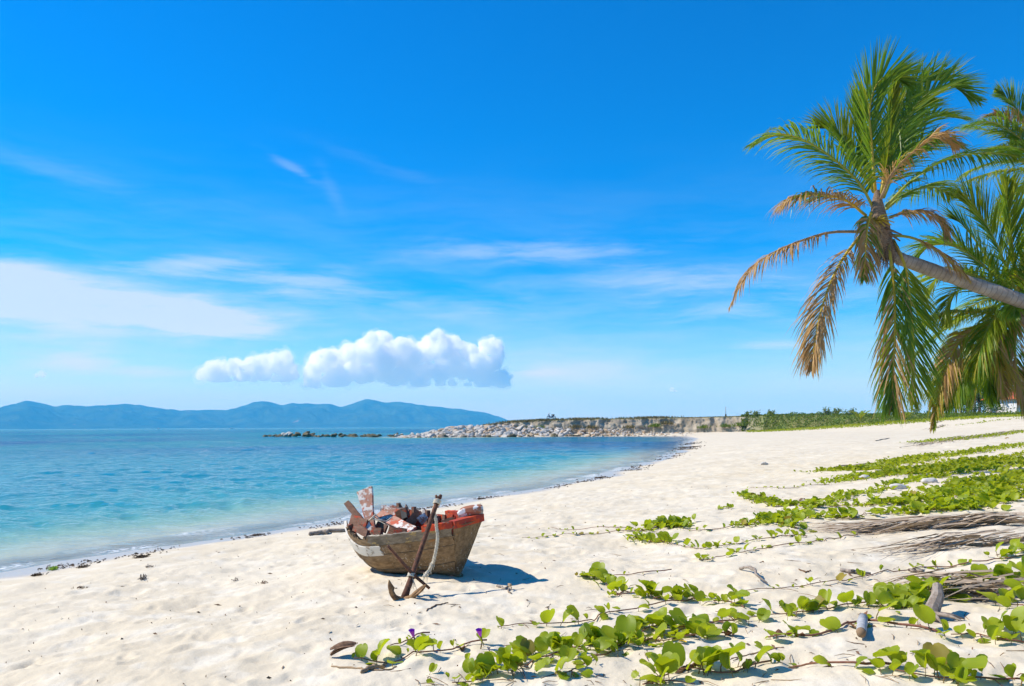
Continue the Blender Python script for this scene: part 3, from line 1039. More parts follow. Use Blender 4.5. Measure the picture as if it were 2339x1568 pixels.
tag(cards("creeper_fringe", C, 0.14, m_cover, None, 0.4), "bright green creeper spilling from the slope onto the sand", None, None, "stuff")


# shrubs on the skyline of the bank
def shrub(u, q, h, r, n, label, mt=None):
    p = bank_pt(u, q)
    root = empty("shrub", p)
    tag(root, label, "shrub", "shrubs along the bank top")
    C = []; sm = MB()
    for k in range(5):
        a = random.uniform(0, 6.28); e = Vector((math.cos(a) * r * 0.8, math.sin(a) * r * 0.8, h * random.uniform(0.6, 1.0)))
        sm.tube([(0, 0, -0.2), e * 0.5 + Vector((0, 0, h * 0.1)), e], [0.05, 0.03, 0.015], 5)
        for j in range(n // 5):
            t = random.uniform(0.35, 1.05)
            w = e * t + Vector((random.gauss(0, r * 0.28), random.gauss(0, r * 0.28), random.gauss(0, h * 0.10)))
            C.append((w.x, w.y, max(w.z, 0.02)))
    sm.build("stem", m_dead, root)
    cards("foliage", C, 0.14, mt or m_bankgreen, root, 0, "stuff")


shrub(1703, 1.1, 0.9, 0.7, 130, "small round shrub at the left end of the green skyline")
shrub(1722, 1.1, 1.0, 1.1, 200, "wider shrub beside the first one on the bank top")
shrub(1760, 1.1, 1.1, 0.6, 130, "thin upright shrub on the bank top")
shrub(1885, 1.1, 1.6, 0.6, 150, "tall narrow shrub rising from the middle of the green bank")
shrub(1903, 1.1, 1.2, 1.3, 260, "spreading shrub beside the tall narrow one")
shrub(1935, 1.1, 1.2, 0.9, 150, "loose feathery shrub on the green bank skyline")
shrub(2088, 1.3, 1.6, 0.9, 170, "open shrub on the skyline left of the hanging palm fronds")
shrub(2200, 1.4, 1.8, 2.2, 420, "dense low shrub behind the drooping palm frond tips", m_tree)
shrub(2265, 1.2, 2.0, 2.6, 480, "dark bushy shrub in front of the far house", m_tree)

# ------------------------------------------------------------------ pole with a stay line on the bank, parked motorbike, house, boats
p = bank_pt(1655, 1.5)
root = empty("mooring_pole", p)
tag(root, "thin pole with a slack line standing on the bank top", "pole")
b = MB(); b.tube([(0, 0, -0.2), (0.03, 0, 2.0)], [0.06, 0.035], 6); b.build("post", m_dead, root)
b = MB(); b.tube([(0, 0, -0.1), (0, 0, 0.55)], [0.16, 0.14], 8); b.build("sleeve", m_black, root)
b = MB(); b.tube([(0.03, 0, 1.95), (1.6, 0, 0.95), (3.4, 0, 0.12)], 0.012, 4); b.build("line", m_rope, root)

p = bank_pt(1258, 1.12)
root = empty("motorbike", (p.x, p.y, p.z + 0.32), (0, 0, R(12)))
tag(root, "dark parked motorbike on top of the earth bank", "motorbike")


def wheel(x):
    t = MB()
    ring = [(x + 0.27 * math.cos(k * math.pi / 10), 0, 0.29 + 0.27 * math.sin(k * math.pi / 10)) for k in range(21)]
    t.tube(ring, 0.05, 8, 0, False); w = t.build("wheel", m_black, root)
    h = MB(); h.tube([(x, -0.06, 0.29), (x, 0.06, 0.29)], 0.05, 8)
    for k in range(8):
        an = k * math.pi / 4
        h.tube([(x, 0, 0.29), (x + 0.25 * math.cos(an), 0, 0.29 + 0.25 * math.sin(an))], 0.008, 4)
    h.build("rim", m_chrome, w)


wheel(-0.62); wheel(0.62)
b = MB(); b.tube(crom([(-0.6, 0, 0.95), (-0.48, 0, 0.75), (-0.3, 0, 0.42), (0.05, 0, 0.36), (0.35, 0, 0.55), (0.62, 0, 0.62)], 14), [0.05, 0.07, 0.08, 0.09, 0.1, 0.11, 0.12, 0.12, 0.12, 0.12, 0.11, 0.1, 0.09, 0.06], 8); b.build("frame", m_bluepaint, root)
b = MB(); b.tube([(-0.02, 0, 0.74), (0.2, 0, 0.78), (0.45, 0, 0.80), (0.68, 0, 0.83)], [0.07, 0.12, 0.12, 0.08], 8); b.build("seat", m_black, root)
b = MB(); b.tube([(-0.62, 0, 0.29), (-0.52, 0, 0.62), (-0.42, 0, 1.0)], 0.03, 6); b.build("fork", m_chrome, root)
b = MB(); b.tube([(-0.34, -0.34, 1.02), (-0.42, -0.1, 0.98), (-0.42, 0.1, 0.98), (-0.34, 0.34, 1.02)], 0.02, 6); b.build("handlebar", m_chrome, root)
for s in (-1, 1):
    b = MB(); b.tube([(-0.4, s * 0.2, 1.0), (-0.42, s * 0.26, 1.2)], 0.01, 4); b.ico((-0.42, s * 0.27, 1.23), 0.06, 1, (0.3, 1, 0.7)); b.build("mirror", m_black, root)
b = MB(); b.ico((-0.56, 0, 0.93), 0.1, 2); b.build("headlight", m_chrome, root)
b = MB(); b.tube([(-0.1, 0.14, 0.28), (0.3, 0.15, 0.28), (0.78, 0.15, 0.36)], [0.03, 0.045, 0.045], 7); b.build("exhaust", m_chrome, root)
b = MB(); b.ico((0.0, 0, 0.36), 0.17, 2, (1.2, 0.8, 0.9)); b.build("engine", m_black, root)
b = MB(); b.bar((-0.85, 0, 0.62), (-0.42, 0, 0.62), 0.12, 0.03, (0, 0, 1)); b.build("front_mudguard", m_bluepaint, root)

# house among the far palms
hx, hy = at_z(2318, 990, 0.0)
hd = 118.0; hx = math.tan(math.atan((2318 - 1169.5) / FD)) * hd; hy = hd
hz_ = max(gz(hx, hy), 3.2)
root = empty("beach_house", (hx, hy, hz_), (0, 0, R(20)))
tag(root, "small white house with a red roof far behind the palms", "house")
b = MB(); b.bar((-3.2, 0, 1.1), (3.2, 0, 1.1), 5.0, 2.6, (0, 0, 1), None, 0, 1); b.build("wall", m_wall, root, False)
b = MB(); b.add([(-3.7, -3.0, 2.35), (3.7, -3.0, 2.35), (3.7, 3.0, 2.35), (-3.7, 3.0, 2.35), (-2.4, 0, 3.9), (2.4, 0, 3.9)], [(0, 1, 5, 4), (1, 2, 5), (2, 3, 4, 5), (3, 0, 4), (3, 2, 1, 0)]); b.build("roof", m_roof, root, False)
b = MB(); b.bar((-1.0, -2.53, 0.9), (-1.0, -2.53, -0.2), 0.0, 0.0, (0, 1, 0)) if False else b.bar((0.2, -2.52, -0.2), (0.2, -2.52, 1.8), 0.95, 0.08, (0, 1, 0), None, 0, 1); b.build("door", m_husk, root, False)
for wx in (-2.0, 2.0):
    b = MB(); b.bar((wx, -2.52, 0.9), (wx, -2.52, 1.9), 1.1, 0.08, (0, 1, 0), None, 0, 1); w = b.build("window", m_black, root, False)
    b = MB()
    for s in (-1, 1): b.bar((wx + s * 0.58, -2.55, 0.85), (wx + s * 0.58, -2.55, 1.95), 0.07, 0.1, (0, 1, 0), None, 0, 1)
    b.build("frame", m_wall, w, False)

for u, dist, L, lab in ((365, 2300, 9, "tiny white boat on the horizon below the middle of the hills"), (532, 1900, 10, "white motorboat on the horizon right of the other tiny boat")):
    a = math.atan((u - 1169.5) / FD)
    root = empty("motorboat", (math.tan(a) * dist, dist, 0))
    tag(root, lab, "boat", "far boats on the horizon")
    b = MB(); b.add([(-L / 2, -1.3, 1.2), (L * .3, -1.3, 1.3), (L * .5, 0, 1.6), (L * .3, 1.3, 1.3), (-L / 2, 1.3, 1.2), (-L / 2, -.9, -.2), (L * .3, -.9, -.2), (L * .42, 0, -.2), (L * .3, .9, -.2), (-L / 2, .9, -.2)],
                    [(0, 1, 2, 3, 4), (5, 6, 1, 0), (6, 7, 2, 1), (7, 8, 3, 2), (8, 9, 4, 3), (9, 5, 0, 4)]); b.build("hull", m_whiteboat, root, False)
    b = MB(); b.bar((-L * .25, 0, 2.0), (L * .15, 0, 2.0), 1.9, 1.6, (0, 0, 1), 1.5, 0, 1); b.build("cabin", m_whiteboat, root, False)

# ------------------------------------------------------------------ the wrecked boat
BO = Vector((-0.97, 8.50, 0))
BO.z = gz(BO.x, BO.y) - 0.02
boat = empty("wrecked_boat", BO)
ax = Vector((0.62, -0.785, 0)).normalized()
ya = Vector((-ax.y, ax.x, 0))
Mb = Matrix(((ax.x, ya.x, 0), (ax.y, ya.y, 0), (0, 0, 1))).to_4x4()
boat.matrix_world = Matrix.Translation(BO) @ Mb @ Matrix.Rotation(R(8), 4, 'X') @ Matrix.Rotation(R(-2.5), 4, 'Y')
BMI = boat.matrix_world.inverted()
tag(boat, "wrecked wooden rowing boat with peeling red paint stranded on the sand", "boat")
BL = 1.68


def sect(t):
    """half beam, sheer height, keel height and the section's inner control points"""
    if t > 0.38:
        b = 0.16 + (0.52 - 0.16) * (1 - ((t - 0.38) / 0.62) ** 2.1)
    else:
        b = 0.52 - 0.22 * ((0.38 - t) / 0.38) ** 2
    hs = 0.47 + 0.09 * max(0, (t - 0.35) / 0.65) ** 1.6 + 0.17 * max(0, (0.45 - t) / 0.45) ** 1.7
    hk = 0.0 + 0.04 * max(0, (t - 0.7) / 0.3) ** 2 + 0.24 * max(0, (0.45 - t) / 0.45) ** 2
    w = max(0.0, min(1.0, (t - 0.45) / 0.55))
    c1 = (0.80 * (1 - w) + 0.30 * w, 0.0 * (1 - w) + 0.10 * w)
    c2 = (0.90 * (1 - w) + 0.62 * w, 0.38 * (1 - w) + 0.52 * w)
    return b, hs, hk, c1, c2


def hull_pt(t, u, side, off=0.0):
    b, hs, hk, c1, c2 = sect(t)
    H = hs - hk
    k = 1 - u
    c0y = 0.10 * min(1, max(0, (t - 0.5) * 2)) if t > 0.5 else 0.0
    y = 3 * k * k * u * c1[0] + 3 * k * u * u * c2[0] + u ** 3
    zz = 3 * k * k * u * c1[1] + 3 * k * u * u * c2[1] + u ** 3
    y = y * (1 - c0y) + c0y
    x = -BL * 0.55 + BL * t
    rake = 0.30 * max(0, (t - 0.55) / 0.45) ** 1.5
    rs_ = -0.10 * max(0, (0.3 - t) / 0.3) ** 1.5
    x += (rake + rs_) * zz - 0.10 * rake
    return Vector((x, side * (y * b + off), hk + H * zz))


def hull_n(t, u, side):
    e = 0.01
    a = hull_pt(min(t + e, 1), u, side) - hull_pt(max(t - e, 0), u, side)
    c = hull_pt(t, min(u + e, 1), side) - hull_pt(t, max(u - e, 0), side)
    n = a.cross(c) * side
    n = -n if n.y * side < 0 and abs(n.y) > 0.2 * n.length else n
    if n.z > 0 and abs(n.y) < 0.3 * n.length: n = -n
    return n.normalized()


def strake(name, t0, t1, u0, u1, side, mt, off=0.0, th=0.022, jag_top=0.0, jag_end=0.0, nt=26, nu=5, seed=0, mt_in=None, wav=0.0):
    r = random.Random(seed)
    vo = []; vi = []
    for i in range(nt + 1):
        jt = r.uniform(-1, 0.3) * jag_top
        wv = wav * math.sin(i * 0.9 + seed)
        for j in range(nu + 1):
            e = 0.0
            if i == 0: e = r.uniform(-1, 1) * jag_end
            if i == nt: e = r.uniform(-1, 1) * jag_end
            t = min(1.0, max(0.0, t0 + (t1 - t0) * i / nt + e))
            u = u0 + (u1 - u0) * j / nu
            if j == nu: u = max(u0 + 0.02, u + jt + wv)
            pnt = hull_pt(t, u, side); n = hull_n(t, u, side)
            vo.append(pnt + n * off); vi.append(pnt + n * (off - th))
    m = nu + 1; k = len(vo)
    fs = []; mi = []
    for i in range(nt):
        for j in range(nu):
            a = i * m + j
            fs.append((a, a + 1, a + m + 1, a + m)); mi.append(0)
            fs.append((k + a, k + a + m, k + a + m + 1, k + a + 1)); mi.append(1 if mt_in else 0)
    for i in range(nt):
        for j in (0, nu):
            a = i * m + j
            fs.append((a, a + m, k + a + m, k + a)); mi.append(0)
    for j in range(nu):
        for i in (0, nt):
            a = i * m + j
            fs.append((a, a + 1, k + a + 1, k + a)); mi.append(0)
    o = obj(name, vo + vi, fs, [mt, mt_in] if mt_in else [mt], boat, False, mi)
    bm = bmesh.new(); bm.from_mesh(o.data); bmesh.ops.recalc_face_normals(bm, faces=bm.faces); bm.to_mesh(o.data); bm.free()
    return o


ub = [0.0, 0.24, 0.44, 0.60, 0.74, 0.87, 1.0]
for side in (-1, 1):
    for k in range(4):
        if side < 0:
            strake("plank", 0.0, 1.0, ub[k] + (0.004 if k else 0), ub[k + 1], side, m_hull, 0.009 * (k % 2), 0.024, seed=k, mt_in=m_redwood)
        else:
            strake("plank", 0.0, 1.0, ub[k] + (0.004 if k else 0), ub[k + 1], side, m_hull, 0.002 * (k % 2), 0.024, seed=10 + k, mt_in=m_redwood)
# near side, upper strakes
strake("plank", 0.57, 1.0, ub[4] + 0.004, ub[5], -1, m_hull, 0.004, seed=21, mt_in=m_redwood, jag_end=0.012)
tag(strake("plank", 0.0, 0.58, ub[4] - 0.01, ub[5] - 0.005, -1, m_hullwhite, 0.012, 0.03, seed=22, jag_end=0.010, mt_in=m_redwood), "bleached white plank along the broken near side")
strake("plank", 0.50, 1.0, ub[5] + 0.003, 1.0, -1, m_hullgrey, 0.003, seed=23, mt_in=m_red, jag_top=0.012, jag_end=0.02, nt=34)
strake("plank", 0.17, 0.52, ub[5] + 0.003, 0.97, -1, m_hull, -0.002, 0.02, seed=24, jag_top=0.10, jag_end=0.02, nt=30)
# far side, upper strakes
strake("plank", 0.0, 1.0, ub[4] + 0.004, ub[5], 1, m_hull, 0.0, seed=31, mt_in=m_red)
strake("plank", 0.36, 1.0, ub[5] + 0.003, 1.0, 1, m_hullgrey, 0.0, seed=32, mt_in=m_red, jag_top=0.01, jag_end=0.02)
strake("plank", 0.0, 0.34, ub[5] + 0.003, 0.98, 1, m_redwood, 0.0, seed=33, jag_top=0.16, jag_end=0.02, mt_in=m_flaky)
# end board at the bow
vs = []; fs = []
nu = 14
for j in range(nu + 1):
    u = j / nu
    for s in (-1, -0.33, 0.33, 1):
        q = hull_pt(1.0, u, 1); q.y = q.y * s + random.uniform(-.002, .002)
        q.x += 0.006 + 0.012 * (1 - abs(s))
        vs.append(q)
k = len(vs); vs += [q - Vector((0.035, 0, 0)) for q in vs]
for j in range(nu):
    for s in range(3):
        a = j * 4 + s
        fs.append((a, a + 1, a + 5, a + 4)); fs.append((k + a, k + a + 4, k + a + 5, k + a + 1))
    for s in (0, 3):
        a = j * 4 + s
        fs.append((a, a + 4, k + a + 4, k + a))
fs += [(nu * 4 + s, nu * 4 + s + 1, k + nu * 4 + s + 1, k + nu * 4 + s) for s in range(3)]
o = obj("end_board", vs, fs, [m_hull], boat, False)
# keel strip
b = MB(); b.tube([hull_pt(t / 20, 0, 1) + Vector((0.01, 0, -0.015)) for t in range(21)], 0.028, 6); b.build("keel", m_hull, boat)
# gunwale rails
def rail(name, t0, t1, side, u, w, h, mt, lift=0.0, inn=0.0, n=22):
    vs = []; fs = []
    for i in range(n + 1):
        t = t0 + (t1 - t0) * i / n
        c = hull_pt(t, u, side) + Vector((0, -side * inn, lift))
        for dy, dz in ((-w / 2, -h / 2), (w / 2, -h / 2), (w / 2, h / 2), (-w / 2, h / 2)):
            vs.append(c + Vector((0, dy + random.uniform(-.002, .002), dz + random.uniform(-.003, .003))))
    for i in range(n):
        for k in range(4):
            fs.append((i * 4 + k, i * 4 + (k + 1) % 4, i * 4 + 4 + (k + 1) % 4, i * 4 + 4 + k))
    fs += [(3, 2, 1, 0), tuple(n * 4 + k for k in range(4))]
    return obj(name, vs, fs, [mt], boat, False)


rail("gunwale", 0.50, 0.99, 1, 1.0, 0.05, 0.085, m_red, 0.01, 0.03)
rail("gunwale", 0.86, 0.99, -1, 1.0, 0.05, 0.06, m_red, 0.015, 0.02)
rail("inner_rail", 0.45, 0.95, -1, 0.90, 0.03, 0.05, m_redwood, 0.0, 0.03)
# cross beam across the bow and the bleached block on it
pb = hull_pt(1.0, 1.0, 1)
b = MB(); b.bar((pb.x - 0.04, -0.165, pb.z + 0.01), (pb.x - 0.04, 0.175, pb.z + 0.01), 0.10, 0.07, (0, 0, 1), None, 0.004); b.build("bow_beam", m_red, boat, False)
b = MB()
b.tube(crom([(pb.x - 0.16, 0.0, pb.z + 0.06), (pb.x - 0.12, 0.06, pb.z + 0.085), (pb.x - 0.05, 0.14, pb.z + 0.085), (pb.x - 0.03, 0.19, pb.z + 0.08)], 9), [0.03, 0.045, 0.05, 0.052, 0.055, 0.055, 0.056, 0.055, 0.045], 9)
b.build("bow_block", m_whitewood, boat, False)


# ribs
def rib(t, u0, u1, side, w, d, mt, n=9):
    vs = []; fs = []
    for i in range(n + 1):
        u = u0 + (u1 - u0) * i / n
        if u <= 1:
            q = hull_pt(t, u, side); nn = hull_n(t, u, side)
        else:
            q1 = hull_pt(t, 1, side); tg = (q1 - hull_pt(t, 0.9, side)).normalized(); nn = hull_n(t, 1, side)
            q = q1 + tg * (u - 1) * 0.7
        for dx, dd in ((-w / 2, -0.024), (w / 2, -0.024), (w / 2, -0.024 - d), (-w / 2, -0.024 - d)):
            vs.append(q + nn * dd + Vector((dx, 0, 0)))
    for i in range(n):
        for k in range(4):
            fs.append((i * 4 + k, i * 4 + (k + 1) % 4, i * 4 + 4 + (k + 1) % 4, i * 4 + 4 + k))
    fs += [(3, 2, 1, 0), tuple(n * 4 + k for k in range(4))]
    return obj("rib", vs, fs, [mt], boat, False)


for t, un, uf in ((0.07, 0.93, 1.12), (0.17, 0.9, 1.05), (0.28, 0.93, 1.02), (0.39, 0.90, 0.98), (0.50, 0.92, 1.0), (0.62, 0.94, 1.0), (0.74, 0.96, 1.0), (0.86, 0.97, 1.0)):
    rib(t, 0.02, un - 0.05, -1, 0.05, 0.05, m_redwood)
    rib(t, 0.02, min(uf, 1.02), 1, 0.05, 0.05, m_redwood)
b = MB()                                              # floor boards inside
for s in (-0.15, 0.0, 0.15):
    b = MB(); b.bar((-0.42, s, 0.085), (0.45, s, 0.085), 0.13, 0.02, (0, 0, 1), None, 0.003); b.build("floor_board", m_redwood, boat, False)


def c1(cx, cy, y):
    """pixel of the close-up of the boat, at depth y, in the boat's own space"""
    return BMI @ at_y(767.2 + cx * 0.22, 1094.6 + cy * 0.22, y)


view = BMI.to_3x3() @ Vector((0, -1, 0.15))


def board(name, a, b_, w, th, mt, w1=None, face=None, label=None, jag=0.006):
    m = MB(); m.bar(a, b_, w, th, face if face is not None else view, w1, jag)
    o = m.build(name, mt, boat, False)
    if label: o["label"] = label
    return o


tilt = BMI.to_3x3() @ Vector((-0.35, -0.9, 0.3))
board("upright_board", c1(375, 560, 8.72), c1(300, 122, 8.95), 0.075, 0.03, m_flaky, 0.185, tilt, "tall upright board with flaking white and red paint")
board("stern_post", c1(345, 520, 8.9), c1(120, 255, 9.15), 0.07, 0.05, m_redwood, 0.06, None, "dark broken post leaning out at the stern")
board("thwart", c1(440, 365, 9.05), c1(790, 535, 8.45), 0.12, 0.028, m_flaky, 0.11, BMI.to_3x3() @ Vector((-0.2, -0.55, 0.8)), "fallen seat plank with flaking white paint")
board("seat_block", c1(640, 385, 9.05), c1(745, 330, 8.95), 0.11, 0.04, m_redwood, 0.10)
board("knee", c1(770, 460, 8.75), c1(865, 335, 8.75), 0.10, 0.04, m_redwood, 0.075)
board("knee", c1(860, 450, 8.7), c1(930, 385, 8.7), 0.10, 0.03, m_whitewood, 0.08)
board("knee", c1(985, 450, 8.5), c1(1060, 380, 8.5), 0.10, 0.03, m_redwood, 0.07)
board("loose_plank", c1(470, 300, 9.35), c1(760, 335, 9.2), 0.07, 0.025, m_whitewood, 0.05, None, "splintered grey plank along the far side")
board("loose_plank", c1(500, 330, 9.3), c1(700, 350, 9.1), 0.08, 0.025, m_flaky, 0.07)
board("stern_board", c1(160, 420, 9.0), c1(330, 470, 8.75), 0.11, 0.03, m_redwood, 0.09, BMI.to_3x3() @ Vector((-0.5, -0.8, 0.2)))
board("stern_board", c1(190, 490, 8.9), c1(330, 570, 8.6), 0.10, 0.03, m_redwood, 0.08, BMI.to_3x3() @ Vector((-0.5, -0.8, 0.2)))
board("brace", c1(380, 540, 8.6), c1(480, 545, 8.5), 0.07, 0.04, m_redwood)
board("brace", c1(600, 545, 8.45), c1(720, 545, 8.4), 0.07, 0.04, m_redwood)
board("brace", c1(700, 330, 9.0), c1(720, 420, 8.9), 0.06, 0.05, m_black, None, None, "dark blue-black painted block", 0.002)
board("brace", c1(420, 470, 8.85), c1(520, 520, 8.75), 0.08, 0.025, m_redwood)
board("brace", c1(1105, 450, 8.15), c1(1240, 420, 8.1), 0.05, 0.03, m_redwood)
b = MB()
b.tube(crom([c1(345, 430, 8.5), c1(380, 400, 8.45), c1(410, 375, 8.5), c1(440, 400, 8.5), c1(470, 430, 8.5), c1(520, 440, 8.5), c1(580, 400, 8.6)], 24), 0.008, 6)
b.tube(crom([c1(395, 400, 8.45), c1(370, 415, 8.5), c1(400, 420, 8.45), c1(480, 430, 8.45), c1(520, 445, 8.5)], 16), 0.008, 6)
b.build("lashing", m_rope, boat)

# ------------------------------------------------------------------ rope down the hull
def c1w(cx, cy, y):
    return at_y(767.2 + cx * 0.22, 1094.6 + cy * 0.22, y)


ropeY = [(1035, 255, 7.60), (1015, 330, 7.62), (1042, 430, 7.63), (1045, 490, 7.64), (1058, 600, 7.64), (1048, 700, 7.65), (1030, 790, 7.66), (1005, 880, 7.67), (960, 960, 7.66), (915, 1015, 7.62)]
path = crom([c1w(*q) for q in ropeY], 70)
root = empty("frayed_rope", path[-1])
tag(root, "frayed pale rope hanging from the anchor head down the hull", "rope")
for k in range(3):
    b = MB()
    b.tube([p + Vector((math.cos(i * 0.9 + k * 2.09), 0.3 * math.sin(i * 0.9 + k * 2.09), math.sin(i * 0.9 + k * 2.09) * 0.5)) * 0.009 - path[-1] for i, p in enumerate(path)], 0.009, 6)
    b.build("strand", m_rope, root)
b = MB()
for i in range(26):
    t = random.random() ** 0.5
    p0 = path[int((0.55 + 0.45 * t) * 69)] - path[-1]
    e = p0 + Vector((random.uniform(-0.06, 0.03), random.uniform(-0.03, 0.0), random.uniform(-0.09, -0.02)))
    b.tube([p0, (p0 + e) / 2 + Vector((random.uniform(-.02, .02), -0.01, random.uniform(-.02, .01))), e], [0.004, 0.003, 0.0015], 4)
for (a, c_) in (((1050, 560, 7.74), (1085, 490, 7.70)), ((1080, 490, 7.7), (1078, 540, 7.72))):
    b.tube([c1w(*a) - path[-1], c1w(*c_) - path[-1]], 0.005, 4)
o = b.build("frayed_ends", m_rope, root); tag(o, None, None, None, "stuff")

# ------------------------------------------------------------------ anchor
gb = ground(767.2 + 700 * 0.22, 1094.6 + 1232 * 0.22)
ay = gb.y
root = empty("anchor", gb)
tag(root, "rusty iron anchor leaning against the wrecked boat", "anchor")


def aw(cx, cy, dy):
    return c1w(cx, cy, ay + dy) - gb


top = aw(1062, 205, 0.62)
crown = aw(702, 1225, 0.0) + Vector((0, 0, -0.03))
pts = [crown.lerp(top, k / 10) for k in range(11)]
b = MB(); b.tube(pts, [0.036, 0.028, 0.024, 0.0225, 0.022, 0.0215, 0.021, 0.021, 0.021, 0.021, 0.02], 9)
sh = b.build("shank", m_rust, root)
b = MB(); b.tube([top, aw(1080, 190, 0.62), aw(1093, 163, 0.62)], [0.02, 0.02, 0.012], 7); b.tube([top, aw(1045, 190, 0.62), aw(1040, 165, 0.62)], [0.018, 0.014, 0.009], 7)
b.build("fork_head", m_rust, sh)
mid = crown.lerp(top, 0.25)
b = MB(); b.tube([aw(540, 695, 0.02), mid + Vector((0, -0.025, 0)), aw(972, 1135, 0.05)], [0.013, 0.016, 0.012], 7); b.build("stock", m_rust, root)
# arms and flukes
b = MB(); b.tube(crom([crown, aw(625, 1240, -0.02), aw(585, 1190, -0.04), aw(565, 1120, -0.05), aw(552, 1050, -0.06)], 14), [0.03, 0.03, 0.028, 0.026, 0.024, 0.023, 0.023, 0.023, 0.022, 0.021, 0.02, 0.017, 0.012, 0.004], 8)
arm = b.build("arm", m_rustlight, root)
f0, f1, f2 = aw(548, 1045, -0.06), aw(575, 1150, -0.05), aw(612, 1130, -0.02)
b = MB(); nn = Vector((0.1, -1, 0.1)).normalized() * 0.012
b.add([f0 + nn, f1 + nn - Vector((0.015, 0, 0)), aw(600, 1165, -0.03) + nn, f2 + nn, f0 - nn, f1 - nn - Vector((0.015, 0, 0)), aw(600, 1165, -0.03) - nn, f2 - nn], [(0, 1, 2, 3), (7, 6, 5, 4), (0, 4, 5, 1), (1, 5, 6, 2), (2, 6, 7, 3), (3, 7, 4, 0)])
b.build("fluke", m_rustlight, arm, False)
b = MB(); b.tube(crom([crown, aw(770, 1240, -0.03), aw(830, 1190, -0.06), aw(890, 1140, -0.08), aw(935, 1098, -0.10)], 14), [0.03, 0.03, 0.028, 0.026, 0.024, 0.023, 0.023, 0.023, 0.022, 0.021, 0.02, 0.017, 0.012, 0.004], 8)
arm = b.build("arm", m_rustlight, root)
f0, f1, f2, f3 = aw(935, 1095, -0.10), aw(870, 1135, -0.07), aw(790, 1220, -0.05), aw(860, 1185, -0.12)
b = MB(); b.add([f0 + nn, f1 + nn, f2 + nn, f3 + nn, f0 - nn, f1 - nn, f2 - nn, f3 - nn], [(0, 1, 2, 3), (7, 6, 5, 4), (0, 4, 5, 1), (1, 5, 6, 2), (2, 6, 7, 3), (3, 7, 4, 0)])
b.build("fluke", m_rustlight, arm, False)


def coil(c, axis, r, turns, rr, name):
    b = MB(); axis = axis.normalized(); a = axis.cross(Vector((0, 1, 0))).normalized(); d = axis.cross(a)
    b.tube([c + (a * math.cos(k * 0.6) + d * math.sin(k * 0.6)) * r + axis * ((k / (turns * 10.5)) - 0.5) * rr * 2 * turns for k in range(int(turns * 10.5) + 1)], rr, 6)
    b.build(name, m_rope, root)


axis = top - crown
coil(crown.lerp(top, 0.965), axis, 0.028, 3, 0.008, "lashing")
coil(crown.lerp(top, 0.225), axis, 0.034, 2, 0.008, "lashing")
b = MB()
for k in range(7):
    p0 = crown.lerp(top, 0.215) + Vector((0.01, -0.02, 0)); e = p0 + Vector((random.uniform(-.02, .05), -.02, random.uniform(-.12, -.05)))
    b.tube([p0, e], [0.004, 0.0015], 4)
b.build("rope_end", m_rope, root)

